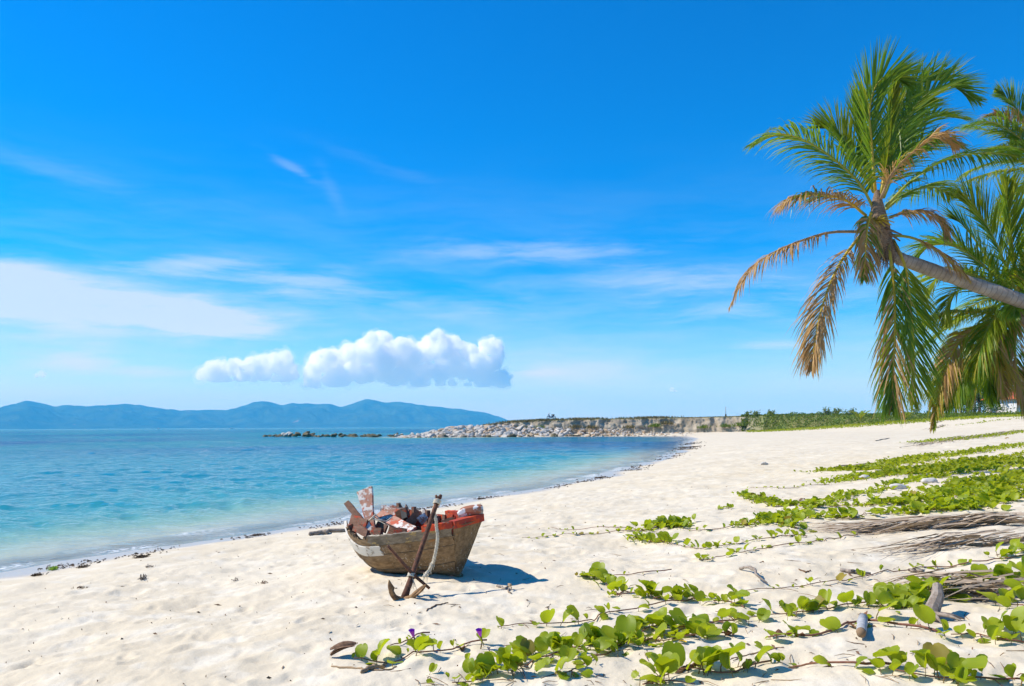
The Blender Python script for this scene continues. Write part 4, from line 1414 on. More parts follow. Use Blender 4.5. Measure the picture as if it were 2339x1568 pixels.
# ------------------------------------------------------------------ palms
def frond_parts(ctrl, L, n, hang, ang, mats_w, up=None, width=0.045, stiff=0.3, t0=0.10, rr=0.045, rachis=None, parent=None, base=Vector((0, 0, 0)), ragged=0.15, curl=0.0):
    """one palm frond: a tapered rachis and two ranks of narrow leaflets"""
    P = crom(ctrl, 46)
    P = [p - base for p in P]
    m = MB()
    m.tube(P[::3] + [P[-1]], [rr * (1 - 0.86 * k / (len(P[::3]))) for k in range(len(P[::3]) + 1)], 6)
    fr = m.build("frond", rachis or m_rachisg, parent)
    V = []; F = []; MI = []
    mats = [a for a, _ in mats_w]; ws = [w for _, w in mats_w]
    down = Vector((0, 0, -1))
    patch = random.uniform(0, 10)
    n = int(n * 1.3)
    for i in range(n):
        t = t0 + (1 - t0) * (i + 0.5) / n
        k = min(int(t * 45), 44); f = t * 45 - k
        p = P[k].lerp(P[k + 1], f)
        T = (P[min(k + 2, 45)] - P[max(k - 1, 0)]).normalized()
        U = up if up is not None else Vector((0, 0, 1))
        S = T.cross(U)
        if S.length < 0.15: S = T.cross(Vector((0.3, -1, 0.2)))
        S.normalize(); Nn = S.cross(T).normalized()
        prof = (0.45 + 0.55 * math.sin(math.pi * min(1, (t - t0) / (1 - t0) * 0.9 + 0.12))) * (1 if t < 0.8 else 1 - 0.55 * (t - 0.8) / 0.2)
        for sd in (-1, 1):
            if random.random() < ragged * 0.35: continue
            a = ang * (1 - 0.45 * t) + random.gauss(0, 0.07)
            d = (S * sd * math.sin(a) + T * math.cos(a) + Nn * (0.25 + curl + random.gauss(0, 0.08))).normalized()
            ll = L * 1.22 * prof * random.uniform(1 - ragged, 1 + ragged * 0.4)
            hg = hang * random.uniform(0.7, 1.3)
            q = p.copy(); pts = [q.copy()]
            seg = 4
            for s in range(seg):
                d = (d + down * hg * (0.35 + stiff * s)).normalized()
                d = (d + Vector((random.gauss(0, .04), random.gauss(0, .04), random.gauss(0, .03)))).normalized()
                q = q + d * ll / seg
                pts.append(q.copy())
            wv = (pts[1] - pts[0]).cross(Nn + Vector((random.gauss(0, .35), random.gauss(0, .35), random.gauss(0, .35)))).normalized()
            b0 = len(V)
            wd = [0.5, 1.0, 0.85, 0.5]
            for s in range(seg):
                V.append(pts[s] - wv * width * wd[s] * 0.5); V.append(pts[s] + wv * width * wd[s] * 0.5)
            V.append(pts[seg])
            x = random.random() * 0.55 + 0.45 * (0.5 + 0.5 * math.sin(t * 9 + patch + sd))
            acc = 0; mi = 0
            for j, w in enumerate(ws):
                acc += w
                if x <= acc: mi = j; break
            for s in range(seg - 1):
                F.append((b0 + 2 * s, b0 + 2 * s + 1, b0 + 2 * s + 3, b0 + 2 * s + 2)); MI.append(mi)
            F.append((b0 + 2 * seg - 2, b0 + 2 * seg - 1, b0 + 2 * seg)); MI.append(mi)
    o = obj("leaflets", V, F, mats, fr, False, MI)
    tag(o, None, None, None, "stuff")
    return fr


G = [(m_palm, 0.8), (m_palm2, 0.2)]
GL = [(m_palm, 0.45), (m_palm2, 0.55)]
BR = [(m_palmbr, 0.9), (m_palmye, 0.1)]
GB = [(m_palm, 0.35), (m_palmbr, 0.5), (m_palm2, 0.15)]
YB = [(m_palmye, 0.6), (m_palmbr, 0.3), (m_palm2, 0.1)]
GY = [(m_palm2, 0.5), (m_palm, 0.3), (m_palmye, 0.2)]


def trunk(pts, r0, r1, parent, base, n=44):
    P = crom(pts, n)
    m = MB(); sides = 14
    rad = [r0 + (r1 - r0) * (k / (n - 1)) ** 0.8 for k in range(n)]
    rad = [r * (1 + 0.035 * math.sin(k * 2.9) + 0.02 * math.sin(k * 0.7)) for k, r in enumerate(rad)]
    m.tube([p - base for p in P], rad, sides)
    o = m.build("trunk", m_bark, parent)
    at = o.data.attributes.new("along", 'FLOAT', 'POINT')
    ds = [0.0]
    for a, b_ in zip(P, P[1:]): ds.append(ds[-1] + (b_ - a).length)
    at.data.foreach_set('value', np.repeat(np.array(ds, np.float32), sides))
    return o


PY = 22.0
def pp(u, v, dy=0.0, y0=None):
    return at_y(u, v, (PY if y0 is None else y0) + dy)


# main leaning palm
tr_pts = [Vector((23.5, 20.5, gz(23.5, 20.5) - 0.3)), Vector((21.5, 20.8, 2.6)), Vector((19.0, 21.2, 3.9)), pp(2500, 752, -0.5), pp(2339, 690, -0.2), pp(2200, 642), pp(2100, 607), pp(2045, 585), pp(2015, 545), pp(2005, 505)]
pb_ = tr_pts[0].copy()
palm = empty("leaning_palm", pb_)
tag(palm, "leaning coconut palm reaching over the beach with many brown drooping fronds", "palm tree", "coconut palms at the right edge")
trunk(tr_pts, 0.24, 0.165, palm, pb_, 60)
A_ = lambda lst: [pp(*q) for q in lst]
vw = Vector((0.1, -1, 0.25)).normalized()       # faces the sea-side viewer
def fr(lst, L, n, hang, ang, mats, **k):
    return frond_parts(A_(lst), L, n, hang, ang, mats, parent=palm, base=pb_, **k)


# crown, upright fronds first
fr([(2001, 452), (1990, 323), (1986, 250), (2003, 192), (2036, 176), (2068, 190)], 1.2, 78, 0.02, 0.62, G, up=vw, rachis=m_rachis, ragged=0.08)
fr([(2012, 450, .3), (2030, 330, .5), (2036, 240, .5), (2045, 180, .4)], 0.8, 60, 0.0, 0.35, GL, up=vw, rachis=m_rachis)
fr([(2015, 440, .4), (2047, 323, .9), (2100, 232, 1.1), (2165, 196, 1.0), (2235, 232, .8)], 1.25, 74, 0.10, 0.75, G, up=Vector((-0.3, -0.8, 0.5)))
fr([(2012, 440, .5), (2035, 320, 1.0), (2075, 205, 1.3), (2140, 178, 1.4), (2200, 192, 1.4)], 0.95, 72, 0.04, 0.6, G, up=vw)
fr([(2018, 446, .5), (2064, 320, 1.2), (2125, 268, 1.6), (2205, 272, 1.9)], 1.25, 70, 0.16, 0.85, G, up=Vector((-0.2, -0.6, 0.75)))
fr([(2018, 452, .2), (2060, 360, .5), (2120, 325, .7), (2190, 330, .8)], 1.15, 66, 0.18, 0.9, G, up=Vector((-0.2, -0.7, 0.6)))
fr([(2010, 448, .6), (2030, 340, 1.2), (2070, 260, 1.6), (2120, 220, 1.9)], 1.2, 66, 0.08, 0.8, G, up=vw)
fr([(1996, 440, .4), (1952, 362, .9), (1915, 305, 1.2), (1880, 290, 1.4)], 1.15, 64, 0.05, 0.55, GL, up=vw)
fr([(1996, 440, .6), (1972, 330, 1.2), (1960, 260, 1.5), (1968, 215, 1.7)], 1.0, 60, 0.02, 0.5, G, up=vw)
# left
fr([(1992, 470), (1965, 422, -.2), (1916, 373, -.5), (1850, 327, -.7), (1785, 307, -.9), (1714, 332, -1.0)], 1.3, 92, 0.34, 0.95, G)
fr([(1978, 493), (1932, 458, -.4), (1873, 445, -.8), (1821, 451, -1.0), (1780, 474, -1.1)], 1.1, 84, 0.52, 1.0, [(m_palm, 0.22), (m_palmbr, 0.70), (m_palmye, 0.08)], rachis=m_rachis, ragged=0.3)
fr([(1975, 530), (1898, 531, -.4), (1837, 548, -.7), (1794, 565, -.9), (1737, 595, -1.1), (1697, 642, -1.2), (1668, 702, -1.2)], 0.9, 92, 0.75, 1.0, BR, t0=0.17, rachis=m_rachisb, ragged=0.35, width=0.035)
fr([(1965, 538), (1921, 598, -.5), (1891, 662, -.8), (1871, 729, -.9), (1861, 785, -.9), (1854, 846, -.9)], 1.15, 92, 0.36, 0.75, BR, up=Vector((-0.75, -0.6, 0.3)), rachis=m_rachis, ragged=0.25, width=0.038)
fr([(1990, 486, -.2), (1981, 520, -.7), (1977, 575, -.9), (1973, 638, -.9)], 0.85, 62, 0.45, 0.9, GB, up=vw, rachis=m_rachis, ragged=0.3)
# right and down
fr([(2012, 455, -.2), (2041, 392, -.5), (2094, 342, -.7), (2146, 311, -.9), (2190, 332, -.9)], 0.95, 72, 0.50, 0.9, [(m_palmbr, 0.75), (m_palm, 0.15), (m_palmye, 0.10)], rachis=m_rachisb, ragged=0.35)
fr([(2024, 472), (2080, 415, .1), (2140, 375, .2), (2211, 353, .3), (2277, 350, .3), (2326, 358, .3)], 1.1, 84, 0.42, 0.9, G)
fr([(2024, 478, .6), (2075, 440, 1.2), (2130, 428, 1.7), (2180, 445, 2.0)], 1.05, 66, 0.40, 0.95, G)
fr([(2032, 497), (2071, 485, -.3), (2115, 485, -.5), (2148, 505, -.6), (2164, 541, -.6)], 0.85, 64, 0.6, 0.95, [(m_palmbr, 0.85), (m_palm, 0.15)], rachis=m_rachisb, ragged=0.35)
fr([(2034, 537), (2088, 545, -.2), (2138, 572, -.4), (2172, 598, -.5), (2215, 642, -.6)], 0.7, 66, 0.62, 0.9, BR, t0=0.25, rachis=m_rachisg, ragged=0.35, width=0.035)
fr([(2030, 560, -.2), (2043, 668, -.5), (2044, 769, -.5), (2039, 869, -.5), (2037, 936, -.4)], 1.25, 90, 0.26, 0.62, [(m_palm, 0.55), (m_palmbr, 0.28), (m_palm2, 0.17)], up=Vector((-0.5, -0.8, 0)), rachis=m_rachis, ragged=0.22)
fr([(2040, 548, -.1), (2065, 602, -.3), (2076, 668, -.4), (2085, 752, -.4), (2088, 835, -.3), (2086, 922, -.2)], 1.35, 92, 0.14, 0.72, GL, up=Vector((0.25, -1, 0)), rachis=m_rachis, t0=0.22, ragged=0.12)
# heart of the crown
m = MB(); m.tube([pp(2036, 590) - pb_, pp(2020, 560) - pb_, pp(2010, 520) - pb_, pp(2004, 470) - pb_, pp(2003, 435) - pb_], [0.19, 0.24, 0.26, 0.17, 0.06], 12); m.build("crown_shaft", m_fibre, palm, False)
for i in range(12):
    a = i * 0.52
    m = MB(); c0 = pp(2015, 535) - pb_; e = Vector((math.cos(a) * 0.5, math.sin(a) * 0.5, random.uniform(-0.5, 0.1)))
    m.tube([c0, c0 + e * 0.5 + Vector((0, 0, 0.1)), c0 + e], [0.05, 0.045, 0.015], 6); m.build("leaf_base", m_fibre if i % 3 else m_husk, palm)
for i in range(7):
    m = MB(); c0 = pp(1998, 505, -0.2) - pb_
    for j in range(9):
        e = Vector((random.uniform(-0.5, 0.45), random.uniform(-0.5, 0.2), random.uniform(-0.30, 0.10)))
        m.tube([c0, c0 + e * 0.6 + Vector((0, 0, 0.06)), c0 + e], [0.012, 0.010, 0.006], 4)
    m.build("flower_stalk", m_rachis, palm)
m = MB()
for i in range(160):
    c0 = pp(2025 + random.uniform(-25, 18), 560 + random.uniform(-25, 30), random.uniform(-.25, .25)) - pb_
    e = Vector((random.gauss(0, .12), random.gauss(0, .12), random.uniform(-0.6, -0.1)))
    m.tube([c0, c0 + e * .5 + Vector((random.gauss(0, .03), 0, 0)), c0 + e], [0.012, 0.012, 0.004], 4)
tag(m.build("fibre_skirt", m_fibre, palm), None, None, None, "stuff")


# palm behind it, whose crown stands at the picture's edge
def palm_of(name, label, base, ctrl, r0, r1, crown, fronds, gen, Lf, y0, seed, mats_cycle, ll=0.95, nleaf=62):
    random.seed(seed)
    root = empty(name, base)
    tag(root, label, "palm tree", "coconut palms at the right edge")
    trunk(ctrl, r0, r1, root, base, 40)
    m = MB(); m.tube([crown - base + Vector((0, 0, -0.5)), crown - base, crown - base + Vector((0, 0, 0.45))], [r1 * 1.15, r1 * 1.5, 0.06], 10); m.build("crown_shaft", m_fibre, root, False)
    for spec in fronds:
        lst, L, n, hang, ang, mats, kw = spec
        frond_parts([crown.lerp(at_y(lst[0][0], lst[0][1], y0 + (lst[0][2] if len(lst[0]) > 2 else 0)), 1.0 if kw.pop('free', False) else 0.0)] + [at_y(q[0], q[1], y0 + (q[2] if len(q) > 2 else 0)) for q in lst[1:]], L, n, hang, ang, mats, parent=root, base=base, **kw)
    for i in range(gen):
        a = i * 2.39996 + random.uniform(-.2, .2)
        el = R(70 - 120 * (i / max(1, gen - 1)))
        d = Vector((math.cos(a) * math.cos(el), math.sin(a) * math.cos(el), math.sin(el)))
        P = [crown.copy()]; q = crown.copy()
        for s in range(5):
            q = q + d * Lf / 5
            d = (d + Vector((0, 0, -1)) * 0.22).normalized()
            P.append(q.copy())
        frond_parts(P, ll, nleaf, 0.22 + 0.25 * (i / gen), 0.85, mats_cycle[i % len(mats_cycle)], parent=root, base=base)
    return root


cw = at_y(2330, 690, 24.5)
bs = Vector((24.5, 25.0, gz(24.5, 25.0) - 0.3))
palm_of("coconut_palm", "broad coconut palm at the right edge, partly behind the leaning trunk", bs, [bs, Vector((21.5, 24.9, 2.6)), at_y(2420, 800, 24.6), at_y(2345, 735, 24.5), cw], 0.26, 0.17, cw,
        [([(0, 0), (2288, 585, -.6), (2255, 518, -.9), (2222, 470, -1.0), (2192, 450, -1.1)], 1.2, 76, 0.10, 0.6, GL, dict(up=vw)),
         ([(0, 0), (2312, 560, -.4), (2302, 480, -.6), (2296, 415, -.6)], 1.15, 72, 0.03, 0.5, GL, dict(up=vw, rachis=m_rachis)),
         ([(0, 0), (2345, 560, -.2), (2372, 470, -.2), (2400, 410, 0)], 1.15, 70, 0.05, 0.6, G, dict(up=vw)),
         ([(0, 0), (2250, 610, -.2), (2190, 565, -.2), (2130, 560, -.2), (2095, 590, -.2)], 1.2, 78, 0.26, 0.8, G, dict()),
         ([(0, 0), (2270, 610, .6), (2205, 520, 1.0), (2175, 500, 1.2)], 1.2, 76, 0.15, 0.8, G, dict()),
         ([(0, 0), (2255, 640, -.8), (2190, 622, -1.2), (2140, 640, -1.4), (2105, 690, -1.5)], 1.15, 76, 0.3, 0.8, GL, dict()),
         ([(0, 0), (2275, 680, -.8), (2205, 660, -1.3), (2172, 684, -1.4), (2160, 740, -1.5)], 1.1, 72, 0.34, 0.8, GL, dict()),
         ([(0, 0), (2270, 715, -.5), (2205, 712, -.9), (2140, 722, -1.1), (2098, 752, -1.2)], 1.2, 78, 0.4, 0.9, GY, dict()),
         ([(0, 0), (2265, 735, -.3), (2205, 762, -.5), (2150, 820, -.6)], 1.2, 72, 0.42, 0.85, GL, dict()),
         ([(0, 0), (2250, 745, -.8), (2195, 778, -1.2), (2166, 832, -1.4), (2146, 888, -1.4), (2131, 978, -1.3)], 0.95, 86, 0.40, 0.7, [(m_palm2, 0.35), (m_palmye, 0.30), (m_palmbr, 0.35)], dict(rachis=m_rachis, up=Vector((-0.6, -0.8, 0.2)))),
         ([(0, 0), (2290, 760, -.6), (2225, 815, -.9), (2190, 868, -1.0), (2158, 938, -1.0)], 1.1, 80, 0.38, 0.75, G, dict(up=Vector((-0.5, -0.8, 0.3)))),
         ([(0, 0), (2290, 760, -.2), (2265, 840, -.2), (2262, 920, -.2)], 1.1, 76, 0.30, 0.65, G, dict(up=vw)),
         ([(0, 0), (2275, 790, -1.0), (2286, 840, -1.2), (2296, 908, -1.2)], 0.85, 66, 0.45, 0.8, YB, dict(up=vw, rachis=m_rachis, ragged=0.3)),
         ([(0, 0), (2318, 800, -.6), (2330, 870, -.7), (2345, 940, -.7)], 1.0, 72, 0.35, 0.7, GB, dict(up=vw)),
         ([(0, 0), (2300, 700, -1.2), (2262, 740, -1.8), (2240, 800, -2.0), (2228, 860, -2.0)], 1.1, 74, 0.42, 0.8, GY, dict()),
         ([(0, 0), (2360, 640, 0), (2430, 600, 0), (2500, 640, 0)], 1.1, 60, 0.3, 0.8, G, dict()),
         ([(0, 0), (2370, 700, 0), (2440, 740, 0), (2480, 830, 0)], 1.1, 60, 0.4, 0.8, G, dict())],
        15, 3.7, 24.5, 71, [GL, G, GY])
cw = at_y(2395, 385, 31.0)
bs = Vector((27.0, 31.5, gz(27.0, 31.5) - 0.3))
palm_of("coconut_palm", "taller coconut palm whose crown is cut off by the upper right edge", bs, [bs, Vector((24.6, 31.3, 5.5)), at_y(2440, 480, 31.0), cw], 0.24, 0.16, cw,
        [([(0, 0), (2350, 290, 0), (2312, 236, 0), (2276, 210, 0)], 1.0, 76, 0.20, 0.7, G, dict(up=vw)),
         ([(0, 0), (2352, 318, -.3), (2300, 272, -.4), (2262, 262, -.5)], 1.0, 72, 0.3, 0.8, GB, dict()),
         ([(0, 0), (2340, 325, -.5), (2270, 280, -.8), (2205, 290, -1.0)], 1.15, 76, 0.35, 0.85, G, dict()),
         ([(0, 0), (2345, 345, -.3), (2290, 335, -.6), (2245, 360, -.8)], 1.15, 76, 0.42, 0.9, G, dict()),
         ([(0, 0), (2355, 385, -1), (2280, 392, -1.4), (2202, 416, -1.6)], 0.95, 76, 0.5, 0.9, GY, dict(rachis=m_rachis)),
         ([(0, 0), (2360, 420, -1), (2310, 440, -1.2), (2275, 500, -1.2)], 1.1, 70, 0.45, 0.85, G, dict()),
         ([(0, 0), (2390, 280, 0), (2385, 220, 0), (2370, 170, 0)], 1.0, 66, 0.1, 0.6, G, dict(up=vw))],
        10, 4.0, 31.0, 72, [G, GL, GB])
random.seed(5)


# trees far behind on the right
def far_palm(u, d, h, label, seed):
    random.seed(seed)
    x = (u - 1169.5) / FD * d; z0 = max(gz(x, d), 3.2)
    bs = Vector((x, d, z0 - 0.3)); cw = Vector((x - 0.8, d, z0 + h))
    root = empty("coconut_palm", bs)
    tag(root, label, "palm tree", "far palms behind the beach")
    trunk([bs, Vector((x - 0.1, d, z0 + h * 0.5)), cw], 0.22, 0.14, root, bs, 12)
    for i in range(16):
        a = i * 2.4; el = R(65 - 115 * i / 15)
        dd = Vector((math.cos(a) * math.cos(el), math.sin(a) * math.cos(el), math.sin(el)))
        P = [cw.copy()]; q = cw.copy()
        for s in range(4):
            q = q + dd * 1.0; dd = (dd + Vector((0, 0, -0.28))).normalized(); P.append(q.copy())
        frond_parts(P, 0.9, 26, 0.3, 0.85, G, width=0.11, parent=root, base=bs)


def far_tree(u, d, h, r, label, seed, n=2600):
    random.seed(seed)
    x = (u - 1169.5) / FD * d; z0 = max(gz(x, d), 3.0)
    root = empty("broadleaf_tree", (x, d, z0))
    tag(root, label, "tree", "far trees behind the beach")
    m = MB(); m.tube([(0, 0, -0.3), (0.1, 0, h * 0.35), (0.3, 0, h * 0.7)], [0.28, 0.2, 0.08], 8)
    C = []
    for k in range(9):
        a = random.uniform(0, 6.28); e = Vector((math.cos(a) * r * random.uniform(.3, .8), math.sin(a) * r * random.uniform(.3, .8), h * random.uniform(0.35, 0.92)))
        m.tube([(0.1, 0, h * 0.3), e * 0.6 + Vector((0, 0, h * 0.15)), e], [0.1, 0.06, 0.03], 5)
        rr_ = r * random.uniform(0.32, 0.5)
        for j in range(n // 9):
            v = Vector((random.gauss(0, 1), random.gauss(0, 1), random.gauss(0, 0.8))).normalized() * rr_ * random.uniform(0.5, 1.1)
            C.append(tuple(e + v))
    m.build("trunk", m_dead, root)
    cards("crown", C, 0.22, m_tree, root, 0, None)


far_tree(2205, 128, 7.0, 3.6, "dark leafy tree left of the far pale trunk behind the beach", 81)
far_tree(2178, 132, 5.0, 2.6, "low dark tree at the left end of the far grove", 82)
far_tree(2262, 125, 7.5, 4.0, "dark leafy tree right of the far pale trunk", 83)
far_tree(2345, 128, 8.0, 4.5, "dark tree behind the red roofed house", 84)
far_tree(2300, 120, 6.5, 4.0, "dark tree between the far palm and the red roofed house", 88)
far_tree(2232, 136, 8.5, 4.2, "tall dark tree at the back of the far grove", 89)
far_palm(2222, 120, 7.5, "far slender palm with a bare pale trunk in the grove", 85)
far_palm(2190, 124, 6.0, "far palm at the left of the grove", 86)
far_palm(2280, 126, 9.0, "far palm rising left of the red roofed house", 87)
for k, (u, d) in enumerate(((1960, 121), (2062, 114))):
    random.seed(90 + k)
    x = (u - 1169.5) / FD * d; z0 = max(gz(x, d), 2.6)
    bs = Vector((x, d, float(z0)))
    root = empty("palm_seedling", bs)
    tag(root, ("yellow-green palm seedling at the foot of the green slope, left one", "smaller yellowish palm seedling on the green slope, right one")[k], "palm seedling")
    for i in range(7):
        a = i * 2.4; dd = Vector((math.cos(a) * 0.6, math.sin(a) * 0.6, 0.9)).normalized(); q = bs.copy(); P = [q.copy()]
        for s in range(3):
            q = q + dd * (0.75 - 0.2 * k); dd = (dd + Vector((0, 0, -0.3))).normalized(); P.append(q.copy())
        frond_parts(P, 0.5, 16, 0.15, 0.7, GY, width=0.09, parent=root, base=bs)
random.seed(6)

# ------------------------------------------------------------------ creeping beach vines
def leaf_mesh(fold, tilt, curl, pet, lean, seed):
    """round notched leaf folded along its midrib on a thin stalk; blade length 1"""
    r = random.Random(seed)
    half = [(0.0, 0.0), (0.20, -0.03), (0.42, 0.10), (0.53, 0.36), (0.53, 0.62), (0.43, 0.84), (0.24, 0.97), (0.07, 0.96)]
    mids = [0.0, 0.05, 0.17, 0.36, 0.55, 0.72, 0.84, 0.885]
    V = []; F = []; MI = []
    for (x, y), my in zip(half, mids):
        for k in (-1, -0.55, 0, 0.55, 1):
            q = abs(k)
            xx = x * k; yy = my * (1 - q) + y * q
            zz = fold * abs(xx) * (1 - 0.35 * q) + curl * (yy - 0.4) ** 2 * -1.0 + 0.05 * math.sin(yy * 7 + k * 2 + seed) * q
            V.append(Vector((xx * (1 - 0.25 * abs(fold)) + r.uniform(-.008, .008), yy, zz)))
    n = len(half)
    for i in range(n - 1):
        for k in range(4):
            a = i * 5 + k
            F.append((a, a + 1, a + 6, a + 5)); MI.append(0)
    Mx = Matrix.Translation((0, lean * pet, pet)) @ Matrix.Rotation(tilt, 4, 'X')
    V = [Mx @ v for v in V]
    m = MB(); m.v = [tuple(v) for v in V]; m.f = F; m.m = MI
    m.tube([(0, 0, -0.03), (0, lean * pet * 0.35, pet * 0.55), (0, lean * pet, pet)], [0.028, 0.024, 0.02], 4, 1, False)
    me = bpy.data.meshes.new("leaf")
    me.from_pydata(m.v, [], m.f)
    me.polygons.foreach_set('material_index', np.array(m.m, np.int32))
    me.polygons.foreach_set('use_smooth', np.ones(len(m.f), bool))
    return me


leaf_meshes = []
lr = random.Random(3)
for k in range(14):
    me = leaf_mesh(lr.choice((0.1, 0.2, 0.3, 0.45, 0.7)), lr.uniform(R(0), R(62)), lr.uniform(-0.1, 0.5), lr.uniform(0.08, 0.5), lr.uniform(-0.2, 0.6), k)
    me.materials.append(m_leaf); me.materials.append(m_petiole)
    leaf_meshes.append(me)
old_mesh = leaf_meshes[3].copy(); old_mesh.materials[0] = m_leafold
young = []
for k in range(3):                                       # narrow, still folded young leaves
    me = leaf_mesh(1.6, lr.uniform(R(45), R(80)), 0.1, 0.5, 0.1, 30 + k)
    me.materials.append(m_leaf); me.materials.append(m_petiole)
    young.append(me)
simple = []
for me in leaf_meshes[:8]:
    simple.append((np.array([tuple(v.co) for v in me.vertices])[:40], np.array([tuple(p.vertices) for p in me.polygons if len(p.vertices) == 4 and max(p.vertices) < 40])))


def vine(label, px_pts, size, per_m, spread=0.05, stem=True, flowers=(), stuff=False, lift=0.0, branch=0.0, cap=285, stem_r=0.0055, youngf=0.15):
    P3 = [ground(*q[:2]) for q in px_pts]
    n = max(8, int(sum((b - a).length for a, b in zip(P3, P3[1:])) / 0.05))
    pts = crom(P3, min(n, 400))
    wob = random.uniform(0, 50)
    pts = [Vector((p.x + 0.025 * math.sin(i * 0.31 + wob) + random.uniform(-.004, .004), p.y + 0.02 * math.sin(i * 0.23 + wob * 2), 0)) for i, p in enumerate(pts)]
    xs = np.array([p.x for p in pts]); ys = np.array([p.y for p in pts]); zs = gzs(xs, ys)
    zs = zs + 0.012 + 0.014 * np.clip(np.sin(np.arange(len(pts)) * 0.35 + wob), 0, 1)
    pts = [Vector((p.x, p.y, float(z_))) for p, z_ in zip(pts, zs)]
    base = pts[0].copy()
    root = empty("beach_vine", base)
    tag(root, label, "vine", "creeping vines on the sand")
    L = sum((b - a).length for a, b in zip(pts, pts[1:]))
    if stem:
        m = MB(); m.tube([p - base for p in pts], [stem_r * (0.55 + 0.45 * i / len(pts)) for i in range(len(pts))], 5)
        if branch:
            for k in range(int(L * branch)):
                i = random.randrange(len(pts)); p0 = pts[i]
                e = Vector((p0.x + random.gauss(0, spread * 1.5), p0.y + random.gauss(0, spread * 1.5), 0)); e.z = gz(e.x, e.y) + 0.01
                m.tube([p0 - base, (p0 + e) / 2 - base + Vector((0, 0, 0.02)), e - base], [0.004, 0.0035, 0.002], 4)
        m.build("stem", m_stem, root)
    N_ = int(L * per_m * 1.12)
    idx = [random.randrange(len(pts)) for _ in range(N_)] if spread > 0.06 else [int((k + random.uniform(-.3, .3)) / N_ * len(pts)) for k in range(N_)]
    X_ = np.array([pts[min(max(i, 0), len(pts) - 1)].x + random.gauss(0, spread) for i in idx]); Y_ = np.array([pts[min(max(i, 0), len(pts) - 1)].y + random.gauss(0, spread * 0.75) for i in idx])
    Z_ = gzs(X_, Y_) - 0.004
    order = sorted(range(N_), key=lambda k: Y_[k])
    SV = []; SF = []; nb_ = 0
    for c, k in enumerate(order):
        tfrac = idx[k] / max(1, len(pts) - 1)
        sc = size * 0.90 * random.uniform(0.45, 1.3) * (0.55 + 0.45 * min(1, tfrac * 6)) * (0.75 + 0.25 * min(1, (1 - tfrac) * 8 + 0.6))
        rz = random.uniform(0, 6.28)
        if not stuff and c < cap:
            yg = random.random() < youngf
            me = random.choice(young) if yg else (old_mesh if random.random() < 0.02 else random.choice(leaf_meshes))
            o = bpy.data.objects.new("leaf", me)
            COL.objects.link(o); o.parent = root
            o.location = (X_[k] - base.x, Y_[k] - base.y, Z_[k] - base.z + lift * random.random())
            o.rotation_euler = (random.gauss(0, 0.22), random.gauss(0, 0.22), rz)
            s2 = sc * (0.6 if yg else 1)
            o.scale = (s2 * random.uniform(0.9, 1.1), s2, s2)
        else:
            v, f = random.choice(simple)
            M = Euler((random.gauss(0, 0.25), random.gauss(0, 0.25), rz)).to_matrix()
            vv = (v * sc) @ np.array(M).T + np.array([X_[k] - base.x, Y_[k] - base.y, Z_[k] - base.z])
            SV.append(vv); SF.append(f + nb_); nb_ += len(v)
    if SV:
        me = bpy.data.meshes.new("leaf_mass")
        set_quads(me, np.concatenate(SV), np.concatenate(SF))
        tag(link_mesh("leaf_mass", me, m_cover, root, True), None, None, None, "stuff")
    for (u, v) in flowers:
        g = ground(u, v + 22)
        m = MB()
        m.tube([Vector((0, 0, 0)), Vector((0.01, 0, 0.05)), Vector((0.0, -0.01, 0.08))], [0.004, 0.004, 0.006], 5, 1)
        ring = []
        for j in range(10):
            a = j * math.pi / 5; rr2 = 0.022 * (1.0 if j % 2 else 0.86)
            ring.append((math.cos(a) * rr2 - 0.01, math.sin(a) * rr2 * 0.8 - 0.03, 0.125 + 0.3 * math.sin(a) * rr2))
        b0 = [(math.cos(j * math.pi / 5) * 0.006, math.sin(j * math.pi / 5) * 0.008 - 0.012, 0.08) for j in range(10)]
        m.add(b0 + ring, [(j, (j + 1) % 10, 10 + (j + 1) % 10, 10 + j) for j in range(10)])
        o = m.build("flower", [m_flower, m_petiole], root)
        o.location = g - base
    return root


random.seed(21)
# --- foreground
vine("short vine with purple flowers beside the brown husk", [(800, 1512), (860, 1512), (930, 1503), (979, 1494), (1058, 1483), (1108, 1475)], 0.105, 17, 0.035, flowers=((945, 1462), (1098, 1461)))
vine("thin vine shoot branching behind the purple flower", [(886, 1480), (935, 1466), (990, 1450)], 0.05, 9, 0.02, youngf=0.6)
vine("long vine with single upright leaves in front of the boat's shadow", [(1146, 1436), (1240, 1430), (1342, 1420), (1407, 1403), (1522, 1378), (1600, 1368)], 0.105, 9, 0.03)
vine("dense clump of vine leaves in the middle of the front row", [(1040, 1562), (1110, 1548), (1170, 1530), (1245, 1504), (1300, 1490), (1350, 1478), (1400, 1470)], 0.115, 58, 0.085, branch=4)
vine("leafy vine strand just right of the dense front clump", [(1278, 1547), (1332, 1524), (1396, 1500), (1432, 1475), (1504, 1463), (1590, 1457)], 0.115, 26, 0.06, branch=3)
vine("vine leaves in the row above the dense front clump", [(1400, 1468), (1460, 1455), (1497, 1436), (1591, 1430), (1677, 1422)], 0.11, 34, 0.07, branch=3)
vine("vine strand running past the yellow fallen leaf", [(1497, 1465), (1560, 1462), (1605, 1457), (1672, 1452)], 0.11, 24, 0.05)
vine("vine strand with round leaves continuing to the dead wood", [(1677, 1422), (1742, 1416), (1821, 1403), (1879, 1393), (1947, 1384), (2019, 1382)], 0.115, 26, 0.06, branch=2)
vine("thick red vine stem arching over the bamboo piece", [(1755, 1462), (1800, 1458), (1839, 1457), (1904, 1445), (1965, 1423), (2037, 1434), (2145, 1448)], 0.125, 9, 0.03, stem_r=0.009)
